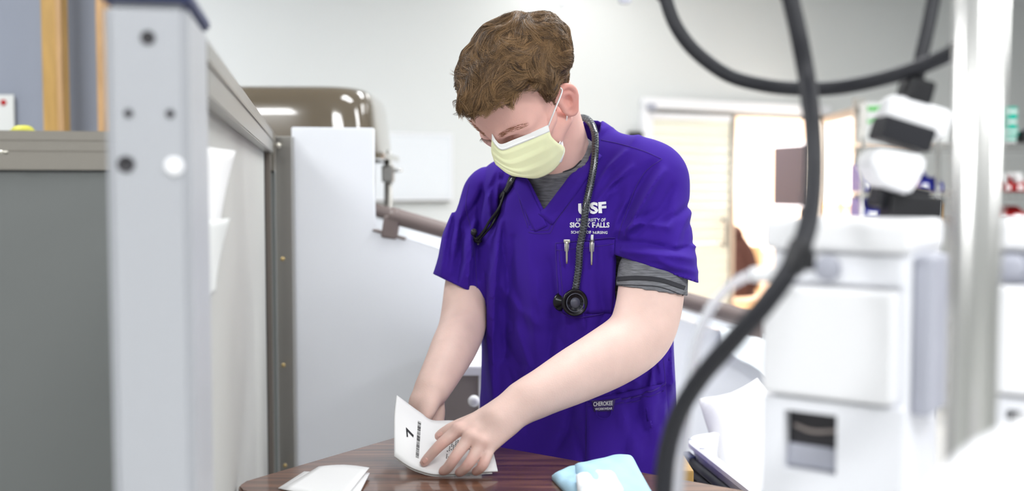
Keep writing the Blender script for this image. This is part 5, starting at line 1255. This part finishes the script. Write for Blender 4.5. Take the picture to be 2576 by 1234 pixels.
# ------------------------------------------------------------------ stethoscope and pens
sg = thing('stethoscope', 'black stethoscope slung round the neck of the student', 'stethoscope')
def oncloth(x, y, off): 
    r1 = hit(cloth_b, x, y, off, False); r2 = hit(body_b, x, y, off, False); c_ = [r for r in (r1, r2) if r is not None]
    return min(c_, key=lambda p: np.linalg.norm(p-CAM))
def oc2(x, y, d_, o_):
    r1 = hit(cloth_b, x, y, o_, False); r2 = hit(body_b, x, y, o_, False); c_ = [r for r in (r1, r2) if r is not None]
    return min(c_, key=lambda p: np.linalg.norm(p-CAM)) if c_ else W(x, y, d_)
fr_pts = [oncloth(x, y, .0075) for x, y in ((1497, 352), (1497, 390), (1491, 430), (1484, 475), (1477, 520), (1471, 570), (1465, 620), (1459, 665), (1454, 700), (1450, 726))]
dcol = float((hit(cloth_b, 1516, 352, 0)-CAM)@AF)-.010
fr_pts[0] = W(1498, 352, dcol-.006); fr_pts[1] = W(1497, 388, min(dcol-.016, float((hit(cloth_b, 1510, 392, 0)-CAM)@AF)-.008))
bk_pts = [W(1400, 345, 2.085), W(1440, 305, 2.07), W(1468, 296, 2.035), W(1486, 309, dcol+.035), W(1495, 330, dcol+.006)]
main = tube('tube', bk_pts+fr_pts, .0066, M_steth, sg, 14, 8)
# braided sheen: thin helix ribs on the tube
cp_ = catmull(bk_pts+fr_pts, 24); T = np.gradient(cp_, axis=0); T /= np.linalg.norm(T, axis=1)[:, None]; arc = np.concatenate([[0], np.cumsum(np.linalg.norm(np.diff(cp_, axis=0), axis=1))])
M_weave = mat('silver_weave', srgb(92, 98, 104), .3, metal=.3)
for s in (-1, 1):
    for k_ in range(3):
        nn = int(arc[-1]/.0011); sI = np.linspace(0, arc[-1], nn); c_ = np.stack([np.interp(sI, arc, cp_[:, i]) for i in range(3)], 1); t_ = np.stack([np.interp(sI, arc, T[:, i]) for i in range(3)], 1)
        u_ = np.cross(t_, np.array([0, 1., .2])); u_ /= np.linalg.norm(u_, axis=1)[:, None]; w_ = np.cross(t_, u_); an_ = s*sI/.0075*2*math.pi/2+k_*2.094
        vv, ff = tubemesh(c_+.0064*(u_*np.cos(an_)[:, None]+w_*np.sin(an_)[:, None]), .0006, 4); link('weave_strand', pymesh('weave_strand', vv, ff), M_weave, main)
lf1 = [W(1405, 345, 2.075), W(1350, 385, 2.06)]+[oncloth(x, y, .006) for x, y in ((1312, 416), (1296, 440), (1278, 470), (1262, 500))]
tube('branch_tube', lf1, .0055, M_steth, sg, 12, 6)
lf2 = [W(1405, 345, 2.07), W(1352, 390, 2.05)]+[oncloth(x, y, .006) for x, y in ((1318, 418), (1306, 440), (1292, 462), (1279, 484))]
tube('branch_tube', lf2, .0055, M_steth, sg, 12, 6)
M_bin = mat('black_metal', srgb(26, 26, 30), .25, metal=.5)
b1 = [oncloth(x, y, o_) for x, y, o_ in ((1262, 498, .006), (1252, 530, .006), (1243, 560, .008), (1232, 585, .012), (1220, 602, .014), (1206, 610, .014), (1194, 606, .014))]
tube('binaural', b1, .0028, M_bin, sg, 10, 6)
b2 = [oncloth(x, y, o_) for x, y, o_ in ((1278, 484, .006), (1265, 525, .008), (1248, 560, .014), (1232, 588, .018), (1219, 604, .020), (1216, 594, .022))]
tube('binaural', b2, .0028, M_bin, sg, 10, 6)
def tip(p, d_): lathe('ear_tip', [(.0035, 0), (.0055, .002), (.0065, .007), (.0055, .012), (.0025, .0145), (.0012, .0135)], M_black, sg, p, nrm(d_), 16)
tip(b1[-1], W(1180, 602, 1.9)-W(1194, 606, 1.9)); tip(b2[-1], W(1219, 575, 1.86)-W(1216, 594, 1.88))
cpos = oncloth(1458, 760, .016); cax = nrm([.32, -1, .05]); stem_top = fr_pts[-1]
cyl('stem', stem_top, cpos+np.array([-.003, .002, .022]), .0035, M_bin, sg, n=12)
hd_ = lathe('diaphragm_head', [(.008, -.012), (.012, -.008), (.020, -.005), (.0245, -.001), (.025, .004), (.0235, .006), (.021, .0058), (.0205, .0050), (.001, .0050)], M_bin, sg, cpos, cax, 36)
lathe('face_ring', [(.0175, .0), (.0175, .0006), (.0160, .0006), (.0160, 0)], mat('grey_emblem', srgb(74, 76, 90), .4), hd_, cpos+cax*.005, cax, 32)
M_emb = mat('grey_emblem', srgb(74, 76, 90), .4)
lathe('emblem', [(.0095, 0), (.0095, .0005), (.001, .0006)], M_emb, hd_, cpos+cax*.005, cax, 28)
lathe('bell', [(.006, 0), (.008, -.006), (.0165, -.012), (.018, -.017), (.016, -.021), (.002, -.021)], M_bin, sg, cpos+np.array([-.012, .006, 0])-cax*.004, nrm([.55, -.8, .05]), 32)
def pen(px, py0, py1, label, click):
    t = thing('pen', label, 'pen', 'pens in the chest pocket'); a, b = hit(pocket_b, px, 622, .004), hit(pocket_b, px, py1, .004); d_ = nrm(b-a); up0 = a-d_*.012
    cyl('barrel', up0, a+d_*.006-(-ray(px, 620))*.006, .0042, M_carton, t, n=16)
    if click: cyl('clicker', up0-d_*.012, up0, .0026, M_carton, t, n=12); cyl('ring', up0-d_*.002, up0+d_*.002, .0046, M_screw, t, n=16)
    fw_ = -ray(px, 620)*.006
    P = catmull([up0+fw_*.2, up0+d_*.004+fw_*1.3, a+d_*.02+fw_*1.4, b+fw_*.9], 6); vv, ff = tubemesh(P, np.linspace(.0032, .0016, len(P)), 8); link('clip', pymesh('clip', vv, ff), M_screw, t, True)
    if not click: box('clip_head', up0+fw_*.6, (.012, .009, .006), M_screw, t, None, .0015)
    return t
pen(1427, 600, 662, 'silver clip pen nearest the middle of the chest', False); pen(1488, 590, 666, 'white click pen below the embroidered lettering', True)
